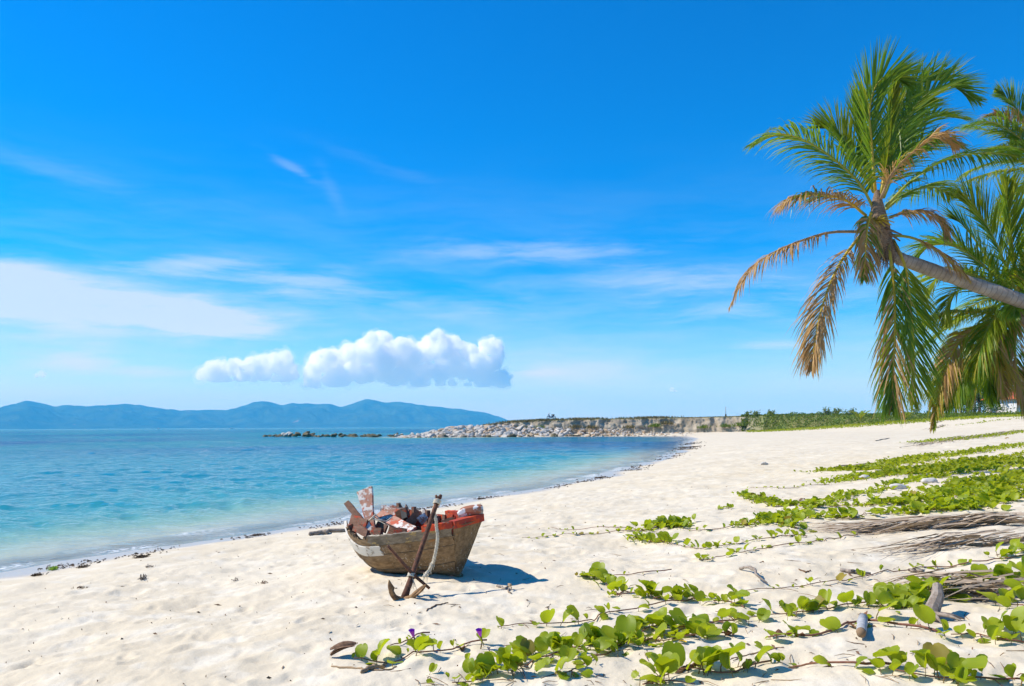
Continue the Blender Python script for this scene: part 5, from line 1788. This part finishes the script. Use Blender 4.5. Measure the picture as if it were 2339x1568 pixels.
vine("big-leaved vine clump at the bottom edge of the picture", [(1470, 1568), (1530, 1548), (1580, 1540), (1640, 1545), (1700, 1535), (1770, 1512)], 0.15, 34, 0.07, branch=3)
vine("red-stemmed vine along the bottom edge with paired leaves", [(1812, 1528), (1857, 1524), (1958, 1529), (2020, 1524), (2060, 1527)], 0.12, 9, 0.03, stem_r=0.009)
vine("leafy vine in the bottom right corner", [(2040, 1532), (2090, 1540), (2140, 1550), (2200, 1552), (2270, 1560), (2345, 1566)], 0.14, 34, 0.075, branch=3)
vine("vine cluster at the right edge above the corner plant", [(2165, 1458), (2220, 1456), (2280, 1462), (2345, 1468)], 0.125, 40, 0.085, branch=3)
vine("tall vine clump beside the grey driftwood stump", [(2030, 1392), (2070, 1382), (2110, 1372), (2165, 1356)], 0.145, 66, 0.085, branch=3)
vine("large-leaved vine clump at the right edge near dry frond straw", [(2160, 1352), (2210, 1342), (2260, 1336), (2345, 1330)], 0.135, 48, 0.08, branch=3)
vine("vine with broad shiny leaves at the right edge below the straw", [(2290, 1385), (2320, 1390), (2350, 1402)], 0.15, 30, 0.08)
vine("long thin red vine stem with few leaves behind the front rows", [(1688, 1358), (1807, 1344), (1879, 1337), (1961, 1322), (2080, 1306), (2127, 1299), (2217, 1290), (2345, 1268)], 0.085, 7, 0.025, youngf=0.3)
vine("rising vine leaves at the right edge under the dry frond", [(2270, 1276), (2310, 1266), (2345, 1258)], 0.12, 26, 0.05)
# --- behind the front rows
vine("leaf clump at the hooked tip of the vine right of the boat's shadow", [(1337, 1316), (1360, 1322), (1383, 1336), (1420, 1360)], 0.115, 30, 0.05, branch=3)
vine("bare thin shoot right of the boat's shadow", [(1382, 1320), (1450, 1311), (1528, 1307)], 0.05, 7, 0.02, youngf=0.7)
vine("row of round leaves leading right from the hooked vine tip", [(1410, 1362), (1470, 1364), (1533, 1372), (1562, 1362), (1640, 1380), (1700, 1392)], 0.12, 26, 0.06, branch=2)
vine("vine with small leaves pointing at the boat's bow", [(1196, 1230), (1260, 1226), (1328, 1222), (1400, 1218), (1470, 1214)], 0.075, 8, 0.02, stem_r=0.005)
vine("second thin vine pointing at the boat, just behind the first", [(1255, 1207), (1355, 1209), (1450, 1208)], 0.06, 5, 0.02, youngf=0.5)
vine("leafy patch right of the vines that point at the boat", [(1468, 1214), (1500, 1206), (1535, 1206), (1572, 1196)], 0.115, 95, 0.10, branch=4)
vine("small leafy patch in front of the larger one, right of the boat", [(1452, 1226), (1485, 1236), (1528, 1242)], 0.11, 66, 0.085, branch=3)
vine("sparse vine linking the two leafy patches", [(1545, 1211), (1620, 1211), (1708, 1203)], 0.09, 8, 0.025)
vine("oblong leafy patch in the middle of the vine field", [(1706, 1204), (1735, 1196), (1775, 1192), (1817, 1210)], 0.115, 75, 0.11, branch=3)
vine("winding vine with yellowed leaves below the oblong patch", [(1477, 1243), (1569, 1251), (1620, 1254), (1671, 1245), (1739, 1235), (1797, 1226), (1844, 1229)], 0.095, 12, 0.045)
vine("long straight vine stem with a curled green tip", [(1601, 1276), (1603, 1281), (1661, 1271), (1736, 1257), (1831, 1244), (1890, 1236), (1955, 1223)], 0.085, 7, 0.025)
vine("leaf row climbing from the oblong patch towards the right", [(1775, 1190), (1800, 1184), (1830, 1171), (1871, 1156), (1926, 1140), (1965, 1129)], 0.115, 34, 0.10, branch=2)
vine("lone little leaf sprig on bare sand in the middle", [(1645, 1166), (1655, 1164), (1668, 1163)], 0.085, 22, 0.02)
vine("arched leafy vine tip on the upper sand", [(1692, 1129), (1712, 1139), (1736, 1149), (1775, 1156), (1804, 1157)], 0.115, 42, 0.06, branch=2)
vine("thin line of tiny leaves on the upper sand", [(1700, 1117), (1790, 1116), (1895, 1108)], 0.075, 6, 0.02, youngf=0.3)
vine("leafy strand right of the arched vine tip", [(1804, 1157), (1832, 1153), (1871, 1155), (1944, 1156), (1991, 1156)], 0.11, 24, 0.07)
vine("long leafy band above the large dry frond", [(1853, 1185), (1887, 1182), (1957, 1183), (2043, 1175), (2095, 1172), (2147, 1164)], 0.12, 46, 0.12, branch=2, cap=290)
vine("dense right end of the band above the large dry frond", [(2120, 1170), (2180, 1162), (2225, 1158), (2277, 1147), (2350, 1132)], 0.13, 130, 0.22, branch=2, cap=290)
vine("leafy band of the middle rows, left part", [(1991, 1157), (2043, 1151), (2095, 1146), (2147, 1138), (2199, 1124)], 0.12, 75, 0.18, cap=290)
vine("dense leafy mat at the right edge of the middle rows", [(2180, 1135), (2225, 1120), (2280, 1105), (2350, 1085)], 0.125, 170, 0.38, cap=290)
vine("sparse vine strand crossing pale stones in the upper rows", [(1965, 1131), (2025, 1115), (2082, 1102), (2121, 1094), (2180, 1084), (2350, 1062)], 0.105, 34, 0.14)
vine("upper leafy row with a dark fringe, nearer of two", [(1903, 1104), (1952, 1092), (2004, 1089), (2069, 1081), (2121, 1076), (2173, 1065), (2251, 1052), (2350, 1038)], 0.115, 72, 0.32, cap=290)
vine("farthest leafy row bordering the open sand", [(1895, 1077), (1949, 1075), (1991, 1070), (2056, 1060), (2108, 1048), (2173, 1042), (2251, 1029), (2350, 1013)], 0.12, 80, 0.42, stuff=True)
vine("wide green mat between the upper rows at the right edge", [(2110, 1082), (2180, 1070), (2250, 1060), (2350, 1052)], 0.12, 260, 0.8, stuff=True, stem=False)
vine("far creeper band under the palm's drooping frond tips", [(2100, 1012), (2180, 1004), (2260, 996), (2350, 984)], 0.12, 60, 0.6, stuff=True, stem=False)
vine("far green creeper patch below the house", [(2190, 972), (2250, 965), (2350, 955)], 0.14, 18, 1.2, stuff=True, stem=False)


# ------------------------------------------------------------------ fallen fronds, straw, driftwood and other litter
def dry_frond(label, a, b_, w_px, n, length, width=0.022, bend=0.15, seed=0, group="dry fallen fronds"):
    random.seed(seed)
    A = ground(*a); B = ground(*b_)
    root = empty("dry_palm_frond", A)
    tag(root, label, "dry frond", group)
    d = (B - A); side = Vector((-d.y, d.x, 0)).normalized()
    m = MB(); P = [A.lerp(B, k / 10) for k in range(11)]
    P = [Vector((p.x, p.y, gz(p.x, p.y) + 0.035 + 0.02 * math.sin(k * 0.8))) for k, p in enumerate(P)]
    m.tube([p - A for p in P], [0.010 + 0.018 * k / 10 for k in range(11)], 6); fr_ = m.build("midrib", m_rachisb, root)
    V = []; F = []
    for i in range(n):
        t = random.random()
        p0 = A.lerp(B, 0.1 + 0.9 * t) + side * random.gauss(0, w_px)
        dr = (-d.normalized() + side * random.gauss(0, bend)).normalized()
        L = length * random.uniform(0.4, 1.15)
        pts = []
        for s in range(4):
            q = p0 + dr * L * s / 3 + side * bend * 0.1 * s * s * random.uniform(-.3, .3)
            pts.append(q)
        hz0 = random.uniform(0.0, 0.16); hz1 = random.uniform(0.0, 0.07)
        wv = Vector((side.x, side.y, random.uniform(-1, 1))).normalized() * width * random.uniform(0.3, 1.0) / 2
        b0 = len(V)
        zz = [gz(q.x, q.y) for q in pts]
        for s, q in enumerate(pts):
            c = Vector((q.x, q.y, float(zz[s]) + 0.008 + hz0 * (1 - s / 3) + hz1 * math.sin(s))) - A
            k = (1, 1, 0.75, 0.15)[s]
            V.append(c - wv * k); V.append(c + wv * k)
        for s in range(3):
            F.append((b0 + 2 * s, b0 + 2 * s + 1, b0 + 2 * s + 3, b0 + 2 * s + 2))
    tag(obj("dry_leaflets", V, F, [m_dryfrond], root, False), None, None, None, "stuff")


dry_frond("big dry palm frond lying across the vines at the right edge", (1965, 1218), (2360, 1200), 0.10, 230, 1.0, 0.034, 0.16, 1)
dry_frond("second straw-like dry frond just below the big one", (2110, 1260), (2365, 1240), 0.06, 70, 0.9, 0.026, 0.18, 2)
dry_frond("pile of dry frond straw behind the driftwood stump", (2130, 1352), (2360, 1372), 0.11, 130, 0.6, 0.030, 0.40, 3)
dry_frond("large brown fallen frond on the upper sand", (2055, 1024), (2330, 985), 0.40, 340, 1.7, 0.05, 0.20, 4)
dry_frond("far dry frond under the drooping palm", (2120, 982), (2160, 972), 0.25, 60, 1.4, 0.09, 0.15, 5)
random.seed(31)


def stick(label, pxs, r, mt=None, name="stick", cat="stick", lift=0.0, taper=0.5, parent=None):
    pts = [ground(*q) for q in pxs]
    pts = crom(pts, 12) if len(pts) > 2 else [pts[0].lerp(pts[1], k / 8) for k in range(9)]
    pts = [Vector((p.x + random.gauss(0, r), p.y + random.gauss(0, r), gz(p.x, p.y) + r * 0.7 + lift * math.sin(math.pi * i / len(pts)))) for i, p in enumerate(pts)]
    base = pts[0].copy()
    m = MB(); n = len(pts)
    m.tube([p - base for p in pts], [r * (1 - taper * abs(2 * i / (n - 1) - 0.8) / 1.2) * random.uniform(0.85, 1.15) for i in range(n)], 7)
    o = m.build(name, mt or m_dead, parent); o.location = base
    if label: tag(o, label, cat)
    return o


stick("grey driftwood pole on the sand left of the boat", [(705, 1225), (750, 1220), (806, 1213)], 0.045, name="driftwood_pole", cat="driftwood")
stick("dark curved twig beside the boat's shadow", [(1132, 1341), (1150, 1345), (1168, 1357)], 0.012)
stick("pale split husk strip standing by the shadow's edge", [(1158, 1345), (1170, 1352)], 0.010, m_rachisb, lift=0.04)
stick("bent grey twig behind the front vine rows", [(1686, 1302), (1712, 1310), (1730, 1324), (1752, 1338)], 0.016, lift=0.05)
stick("crooked twig in the middle of the sand on the right", [(1826, 1302), (1840, 1308), (1852, 1306)], 0.008, m_husk)
stick("thick short driftwood piece on the right sand", [(1924, 1306), (1950, 1311), (1980, 1314)], 0.022, name="driftwood", cat="driftwood")
stick("small dark driftwood knot by the thin vine", [(2088, 1308), (2108, 1308)], 0.02, name="driftwood", cat="driftwood")
stick("straight brown straw at the left of the front vine", [(756, 1524), (820, 1528), (832, 1530)], 0.006, m_rachisb)
stick("thick root-like twig under the first vine leaves", [(825, 1540), (850, 1528), (885, 1518)], 0.013, m_rachisb)
stick("brown straw in front of the first vine", [(850, 1532), (885, 1532), (905, 1524)], 0.006, m_rachisb)
stick("dark stick in the bottom middle sand", [(1545, 1538), (1570, 1528), (1600, 1520)], 0.012, m_husk)
stick("short stick above the bottom leaf clump", [(1497, 1532), (1545, 1528)], 0.010, m_rachisb)
stick("thin root trailing from the anchor", [(975, 1397), (990, 1386), (1008, 1382), (1020, 1378)], 0.006, m_husk, lift=0.0)
stick("long pale straw in the bottom middle", [(1670, 1505), (1730, 1492), (1790, 1480)], 0.004, m_rachisb)
stick("dark weathered stick on the upper sand left of the creepers", [(2000, 1008), (2030, 1002)], 0.04)
stick("fallen branch on the far upper sand", [(2120, 970), (2150, 964)], 0.06)
stick("long thin washed-up stick across the upper sand", [(1910, 1068), (1980, 1060), (2060, 1052)], 0.02)
stick("pole lying at the foot of the green slope", [(1735, 983), (1790, 976)], 0.11, name="driftwood_pole", cat="driftwood")

# driftwood stump
g = ground(2128, 1418)
root = empty("driftwood_stump", g)
tag(root, "grey forked driftwood stump among the vines at right", "driftwood")
P = [g - g, Vector((0.03, 0.05, 0.05)), Vector((0.10, 0.10, 0.13)), Vector((0.13, 0.15, 0.2))]
m = MB(); m.tube(P, [0.045, 0.05, 0.042, 0.03], 9); m.build("trunk", m_dead, root, False)
for k in range(7):
    a = random.uniform(0, 6.28)
    m = MB(); e = Vector((math.cos(a) * random.uniform(.12, .3), math.sin(a) * random.uniform(.12, .3), 0.0)); e.z = gz(g.x + e.x, g.y + e.y) - g.z + 0.01
    m.tube([Vector((0.02, 0.03, 0.04)), e * 0.6 + Vector((0, 0, 0.03)), e], [0.018, 0.012, 0.005], 6); m.build("root", m_dead, root)

# bamboo piece
g0 = ground(1972, 1424); g1 = ground(1968, 1462)
root = empty("bamboo_piece", g0)
tag(root, "cut grey bamboo piece under the arching red vine", "bamboo")
m = MB(); d = g1 - g0 + Vector((0, 0, 0.02))
m.tube([Vector((0, 0, 0.035)), d * 0.38 + Vector((0, 0, 0.035)), d * 0.40 + Vector((0, 0, 0.035)), d * 0.42 + Vector((0, 0, 0.035)), d + Vector((0, 0, 0.025))], [0.030, 0.030, 0.034, 0.030, 0.029], 12); m.build("culm", plain("bamboo_grey", (0.33, 0.33, 0.33), (0.46, 0.45, 0.43), 20, 0.6), root)
m = MB(); m.tube([d + Vector((0, 0, 0.025)), d * 1.06 + Vector((0, 0, 0.022))], [0.0292, 0.026], 12); m.build("cut_end", m_rachisb, root)

# husk and dead leaves
for u, v, s, lab in ((785, 1500, 0.075, "brown coconut husk at the left end of the front vines"),):
    g = ground(u, v)
    root = empty("coconut_husk", g)
    tag(root, lab, "husk")
    for k in range(3):
        m = MB()
        vs = []; fs = []
        for i in range(7):
            t = i / 6
            w_ = s * 0.55 * math.sin(math.pi * (0.12 + 0.76 * t))
            for j in range(5):
                a = -0.9 + 1.8 * j / 4
                vs.append(((t - 0.5) * s * 2.1, math.sin(a) * w_ + (k - 1) * s * 0.35, math.cos(a) * w_ * 0.8 + 0.01 + k * 0.012 + 0.02 * t))
        for i in range(6):
            for j in range(4):
                fs.append((i * 5 + j, i * 5 + j + 1, i * 5 + j + 6, i * 5 + j + 5))
        m.add(vs, fs); o = m.build("husk_shell", m_husk, root, False); o.rotation_euler = (0.3 * (k - 1), -0.3 + 0.12 * k, -0.35 + 0.25 * k)


def dead_leaf(u, v, s, mt, label, seed):
    random.seed(seed)
    g = ground(u, v); vs = []; fs = []
    for i in range(6):
        t = i / 5; w_ = 0.5 * math.sin(math.pi * (0.08 + 0.85 * t))
        for j in range(5):
            k = (j - 2) / 2
            vs.append(((t - 0.5) * s, k * w_ * s * 0.8, 0.012 + s * (0.35 * k * k * w_ + 0.12 * math.sin(t * 5 + k) + random.uniform(-.04, .04))))
    for i in range(5):
        for j in range(4): fs.append((i * 5 + j, i * 5 + j + 1, i * 5 + j + 6, i * 5 + j + 5))
    o = obj("dead_leaf", vs, fs, [mt])
    o.location = g; o.rotation_euler = (random.uniform(-.3, .3), random.uniform(-.3, .3), random.uniform(0, 6))
    tag(o, label, "dead leaf", "dead leaves on the sand")


m_oldleaf = plain("dead_leaf_brown", (0.13, 0.06, 0.03), (0.30, 0.15, 0.07), 30, 0.8)
m_yelleaf = plain("yellow_leaf", (0.62, 0.42, 0.04), (0.5, 0.3, 0.03), 30, 0.6)
dead_leaf(1972, 1409, 0.085, m_oldleaf, "curled brown leaf just above the bamboo piece", 1)
dead_leaf(1780, 1454, 0.075, m_oldleaf, "crumpled dark leaf under the large round leaf", 2)
dead_leaf(1830, 1457, 0.06, m_oldleaf, "small brown leaf left of the big round leaf", 3)
dead_leaf(1560, 1471, 0.055, m_yelleaf, "yellow fallen leaf in the front vine row", 4)
dead_leaf(1665, 1454, 0.09, m_oldleaf, "dark dried leaf in the shade of the front vines", 5)
dead_leaf(1790, 1389, 0.06, m_oldleaf, "small reddish-brown leaf between the vine strands", 6)
dead_leaf(1895, 1146, 0.10, m_yelleaf, "orange-yellow fallen leaf among the middle vine rows", 7)
dead_leaf(1945, 1434, 0.05, m_oldleaf, "little brown leaf on the red vine stem", 8)
dead_leaf(1055, 1486, 0.06, m_oldleaf, "dark shrivelled leaf on the front left vine", 9)
dead_leaf(2300, 1002, 0.25, m_yelleaf, "yellow leaf on the shaded creeper at the right edge", 10)
dead_leaf(1832, 1144, 0.12, m_husk, "dark upright dead leaf right of the arched vine tip", 11)
random.seed(41)

# pale stones among the vines
for u, v, s, lab in ((2122, 1104, 0.13, "round pale stone between the upper vine rows"), (2050, 1118, 0.12, "flat pale stone left of the round one"), (1975, 1094, 0.11, "sandy lump among the upper vine leaves"), (1745, 1062, 0.12, "pale stone alone on the open upper sand")):
    g = ground(u, v)
    m = MB(); m.ico((0, 0, 0), s, 3, (1.3, 0.9, 0.62), 0.3, int(u)); o = m.build("stone", plain("pale_stone", (0.5, 0.46, 0.4), (0.62, 0.58, 0.52), 12, 0.9), None)
    o.location = (g.x, g.y, g.z + s * 0.3); tag(o, lab, "stone")


# wrack along the water's edge
def wrack(pts, n, spread, L, name, label, kind, cat=None, seed=0, mt=None, hgt=0.05):
    r = np.random.default_rng(seed); random.seed(seed)
    m = MB(); base = None
    for i in range(n):
        j = random.randrange(len(pts) - 1) if len(pts) > 1 else 0
        a = pts[j]; b_ = pts[min(j + 1, len(pts) - 1)]
        t = random.random()
        x = a[0] + (b_[0] - a[0]) * t + random.gauss(0, spread); y = a[1] + (b_[1] - a[1]) * t + random.gauss(0, spread)
        z_ = max(gz(x, y), -0.01) + 0.006
        if base is None: base = Vector((x, y, z_))
        an = random.uniform(0, 6.28); l = L * random.uniform(0.4, 1.3)
        h = random.uniform(0, hgt)
        p0 = Vector((x, y, z_)); p2 = p0 + Vector((math.cos(an) * l, math.sin(an) * l * 0.8, random.uniform(0, h)))
        m.tube([p0 - base, (p0 + p2) / 2 + Vector((random.gauss(0, l * .2), random.gauss(0, l * .2), h)) - base, p2 - base], [0.10 * l, 0.13 * l, 0.03 * l], 4, 0, False)
    o = m.build(name, mt or m_weed, None, False); o.location = base
    tag(o, label, cat, None, kind)
    return o


line = []
for (u, v) in shore_px[:-1]:
    x, y = at_z(u, v, 0.0); line.append((x, y))
dense = []
for a, b_ in zip(line, line[1:]):
    nn_ = Vector((b_[1] - a[1], -(b_[0] - a[0]), 0)).normalized()
    for k in range(12):
        t = random.random(); yy = a[1] + (b_[1] - a[1]) * t
        off = 0.55 + 0.25 * float(perlin(np.array([a[0] + (b_[0] - a[0]) * t]), np.array([yy]), 88)[0])
        if float(perlin(np.array([yy * 0.6]), np.array([a[0] * 0.4 + k * 0.3]), 89)[0]) > 0.10:
            dense.append((a[0] + (b_[0] - a[0]) * t + nn_.x * off, yy + nn_.y * off))
m = None
rs_seg = []
random.seed(43)
mm_ = MB()
base = Vector((dense[0][0], dense[0][1], 0))
for (x0_, y0_) in dense:
    sc = 0.022 + 0.0013 * y0_
    amt = random.choice((1, 3, 9, 16, 26)) if y0_ < 60 else 34
    for i in range(amt):
        x = x0_ + random.gauss(0, 0.10 + 0.006 * y0_); y = y0_ + random.gauss(0, 0.07 + 0.010 * y0_)
        an = random.uniform(0, 6.28); l = sc * random.uniform(0.5, 1.6)
        zz = max(float(np.interp(0.5, HS, HH)), 0.03)
        p0 = Vector((x, y, 0)); p0.z = max(gz(x, y), 0.01) + 0.005
        p2 = p0 + Vector((math.cos(an) * l, math.sin(an) * l, random.uniform(0, sc * 0.15)))
        mm_.tube([p0 - base, (p0 + p2) / 2 + Vector((0, 0, sc * 0.12)) - base, p2 - base], [0.12 * l, 0.16 * l, 0.03 * l], 4, 0, False)
o = mm_.build("seaweed_line", m_weed, None, False); o.location = base
tag(o, "dark line of washed-up seaweed along the water's edge", None, None, "stuff")


def clump(u, v, n, s, L, label, seed, mt=None, hgt=0.06):
    g = ground(u, v)
    wrack([(g.x, g.y)], n * 2, s * 0.5, L * 0.45, "seaweed_clump", label, None, "seaweed", seed, mt, hgt * 0.4)


m_greenweed = plain("green_weed", (0.25, 0.42, 0.03), (0.42, 0.55, 0.05), 20, 0.7)
clump(122, 1303, 60, 0.05, 0.07, "bright green weed tuft at the waterline on the far left", 1, m_greenweed, 0.10)
clump(85, 1316, 40, 0.06, 0.08, "dark seaweed clump left of the green weed tuft", 2)
clump(190, 1297, 45, 0.07, 0.08, "dark seaweed clump right of the green weed tuft", 3)
clump(322, 1274, 60, 0.09, 0.09, "seaweed clump on the tide line, third from the left edge", 4)
clump(340, 1296, 14, 0.06, 0.06, "dry tangled weed on the sand below the tide line clump", 5, m_dead)
clump(326, 1325, 16, 0.03, 0.08, "small upright tangle of grey dry weed on the left sand", 6, m_dead, 0.12)
clump(185, 1345, 12, 0.07, 0.06, "flat dry weed tangle on the left sand", 7, m_husk)
clump(1370, 1092, 80, 0.22, 0.16, "long dark seaweed heap on the far tide line", 8)
clump(1098, 1141, 50, 0.10, 0.10, "dark seaweed bit on the tide line behind the bow", 9)
clump(1578, 1022, 140, 0.8, 0.5, "broad seaweed heap at the curve of the bay", 10)
clump(600, 1334, 10, 0.05, 0.05, "dark litter tangle on the sand left of the boat", 11, m_husk)
clump(540, 1327, 9, 0.05, 0.05, "small weed tangle left of the dark litter tangle", 12, m_dead)
clump(585, 1224, 40, 0.10, 0.09, "seaweed clump on the tide line left of the driftwood pole", 13)
random.seed(51)

# crumbs, twigs and shell bits strewn over the sand
n = 1500
rr_ = 3.5 * (24 / 3.5) ** rng.random(n); aa = np.radians(rng.uniform(-40, 40, n))
x = rr_ * np.sin(aa); y = rr_ * np.cos(aa)
s = shore_s(x, y)
keep = (s > 0.7) & (perlin(x * 0.7, y * 0.7, 91) + rng.normal(0, 0.25, n) > -0.05)
x = x[keep]; y = y[keep]; n = len(x)
z = gzs(x, y) + 0.004
an = rng.uniform(0, 6.28, n); l = 0.005 + 0.035 * rng.random(n) ** 5; w_ = np.minimum(l * 0.3, 0.004) + 0.0012
ex, ey = np.cos(an) * l, np.sin(an) * l; fx_, fy_ = -np.sin(an) * w_, np.cos(an) * w_
up_ = rng.uniform(0.002, 0.010, n)
v = np.stack([np.stack([x - ex, y - ey, z], -1), np.stack([x + fx_, y + fy_, z], -1), np.stack([x + ex, y + ey, z + up_], -1), np.stack([x - fx_, y - fy_, z + up_ + 0.005], -1)], 1)
me = bpy.data.meshes.new("beach_litter"); set_quads(me, v.reshape(-1, 3), np.arange(n * 4).reshape(-1, 4))
tag(link_mesh("beach_litter", me, m_husk, None, False), "scattered brown crumbs and tiny twigs on the sand", None, None, "stuff")


# thin dead twigs and stalks lying between the vines
tw = MB()
random.seed(61)
for i in range(170):
    g_ = ground(random.uniform(900, 2335), 1568 - 370 * random.random() ** 1.4)
    an_ = random.uniform(0, 6.28); l_ = random.uniform(0.03, 0.16) * (1.8 if random.random() < 0.12 else 1)
    e_ = Vector((g_.x + math.cos(an_) * l_, g_.y + math.sin(an_) * l_, 0)); e_.z = gz(e_.x, e_.y) + random.uniform(0.003, 0.02)
    m_ = (g_ + e_) / 2 + Vector((random.gauss(0, l_ * 0.08), random.gauss(0, l_ * 0.08), random.uniform(0, 0.012)))
    tw.tube([g_ + Vector((0, 0, 0.003)), m_, e_], [0.0018, 0.0026, 0.001], 4, random.randrange(2), False)
tag(tw.build("twig_litter", [m_husk, m_rachisb], None, False), "thin dead twigs and stalks strewn between the vines", None, None, "stuff")


# ------------------------------------------------------------------ cumulus clouds
def cumulus(name, outline, base_v, label, seed, dist=13500.0, rmin=9, rmax=34, n=170):
    r = np.random.default_rng(seed)
    us = np.array([o_[0] for o_ in outline], float); vs = np.array([o_[1] for o_ in outline], float)
    px_m = dist / FD
    bm = bmesh.new()
    cnt = 0
    for _try in range(n * 6):
        if cnt >= n: break
        u = r.uniform(us.min(), us.max()); top = np.interp(u, us, vs)
        if base_v - top < 6: continue
        v = r.uniform(top, base_v)
        rad = r.uniform(rmin, rmax) * (0.55 if cnt > n * 0.3 else 1.0)
        if cnt > n * 0.45: v = top + abs(r.normal(0, 9)) + rad * 0.95       # small heads along the top
        rad = min(rad, (v - top) * 1.0 + 3, max(us.max() - u, 4) * 1.0 + 4, (u - us.min()) + 4, (base_v - v) * 0.9 + 8)
        if rad < rmin * 0.4: continue
        depth = r.normal(0, 26) * (0.5 + 0.5 * (base_v - v) / 60)
        c = at_y(u, v, dist + depth * px_m)
        M = Matrix.Translation(c) @ Matrix.Scale(rad * px_m, 4) @ Matrix.Diagonal((1, 1.1, 0.92, 1))
        bmesh.ops.create_icosphere(bm, subdivisions=2, radius=1, matrix=M)
        cnt += 1
    me = bpy.data.meshes.new(name); bm.to_mesh(me); bm.free()
    o = link_mesh(name, me, m_cloud)
    md = o.modifiers.new("r", 'REMESH'); md.mode = 'VOXEL'; md.voxel_size = 16.0
    dg = bpy.context.evaluated_depsgraph_get(); ev = o.evaluated_get(dg)
    me2 = bpy.data.meshes.new_from_object(ev)
    o.modifiers.clear(); o.data = me2
    k = len(me2.vertices)
    co = np.zeros(k * 3, np.float32); me2.vertices.foreach_get('co', co); co = co.reshape(-1, 3).astype(float)
    no = np.zeros(k * 3, np.float32); me2.vertices.foreach_get('normal', no); no = no.reshape(-1, 3)
    d = 0
    for sc, am in ((190, 44), (95, 32), (48, 19), (24, 7)):
        q = vnoise3(co[:, 0] / sc, co[:, 1] / sc, co[:, 2] / sc, seed)
        d = d + am * (0.6 - np.abs(q) * 1.5)              # billows with sharp creases
    floor_ = at_y(700, base_v, dist).z
    soft = sstep(co[:, 2], floor_, floor_ + 120)
    co2 = co + no * (d * (0.35 + 0.65 * soft))[:, None]
    fl = floor_ + 22 * vnoise3(co[:, 0] / 260, co[:, 1] / 260, co[:, 2] * 0, seed + 9)
    co2[:, 2] = np.where(co2[:, 2] < fl, fl - (fl - co2[:, 2]) * 0.15, co2[:, 2])
    me2.vertices.foreach_set('co', co2.astype(np.float32).ravel())
    me2.polygons.foreach_set('use_smooth', np.ones(len(me2.polygons), bool)); me2.update()
    if not me2.materials: me2.materials.append(m_cloud)
    tag(o, label, "cloud")
    if n > 50:                                             # thin ragged fringe round the dense heart
        me3 = me2.copy(); me3.materials.clear(); me3.materials.append(m_wisp)
        e1 = vnoise3(co[:, 0] / 120, co[:, 1] / 120, co[:, 2] / 120, seed + 4) + 0.6 * vnoise3(co[:, 0] / 55, co[:, 1] / 55, co[:, 2] / 55, seed + 5)
        c3 = co2 + no * (25 + 75 * e1)[:, None]
        me3.vertices.foreach_set('co', c3.astype(np.float32).ravel()); me3.update()
        w = link_mesh("wisps", me3, None, o); w["kind"] = "stuff"
    return o


cumulus("cloud", [(700, 872), (706, 850), (722, 812), (735, 800), (762, 797), (775, 802), (800, 785), (820, 778), (840, 764), (866, 752), (880, 766), (900, 775), (928, 768), (940, 784), (955, 790), (968, 780),
                  (980, 768), (1000, 757), (1018, 764), (1040, 772), (1060, 783), (1085, 792), (1100, 782), (1130, 772), (1152, 776), (1163, 800), (1150, 838), (1140, 862)], 884,
        "large bright cumulus cloud above the right end of the hills", 3, n=420, rmin=6, rmax=30)
cumulus("cloud", [(455, 852), (462, 838), (490, 826), (510, 822), (520, 832), (540, 818), (560, 822), (585, 812), (600, 814), (620, 808), (640, 800), (648, 800), (662, 808), (672, 826), (674, 858)], 872,
        "smaller grey-white cumulus cloud left of the large one", 8, n=170, rmin=5, rmax=19)
for u, v, w_, lab, sd in ((92, 854, 10, "tiny white cloud puff low over the left hills", 21), (1540, 893, 12, "tiny white cloud puff low over the bay head", 22), (715, 884, 11, "small white puff hanging under the large cumulus", 23)):
    cumulus("cloud", [(u - w_ * 1.4, v + 3), (u - w_ * 0.5, v - 5), (u, v - 8), (u + w_ * 0.5, v - 6), (u + w_ * 1.6, v + 3)], v + 5, lab, sd, n=14, rmin=3, rmax=7)

# ------------------------------------------------------------------ air
m_haze, N = mat("sea_air")
HAZE_D = 1.1e-4
out(N, None, N.n('ShaderNodeVolumePrincipled', {'Color': (0.08, 0.53, 1.0, 1), 'Density': HAZE_D, 'Anisotropy': 0.0, 'Absorption Color': (0.6, 0.6, 0.6, 1)}))
hz = MB()
x0, x1, y0, y1, z0, z1 = -11400, 11400, -11400, 11400, -12.5, 372
hz.add([(x0, y0, z0), (x1, y0, z0), (x1, y1, z0), (x0, y1, z0), (x0, y0, z1), (x1, y0, z1), (x1, y1, z1), (x0, y1, z1)],
       [(3, 2, 1, 0), (4, 5, 6, 7), (0, 1, 5, 4), (1, 2, 6, 5), (2, 3, 7, 6), (3, 0, 4, 7)])
o = hz.build("haze", m_haze, None, False)
tag(o, "thin blue sea haze softening the far hills", None, None, "stuff")
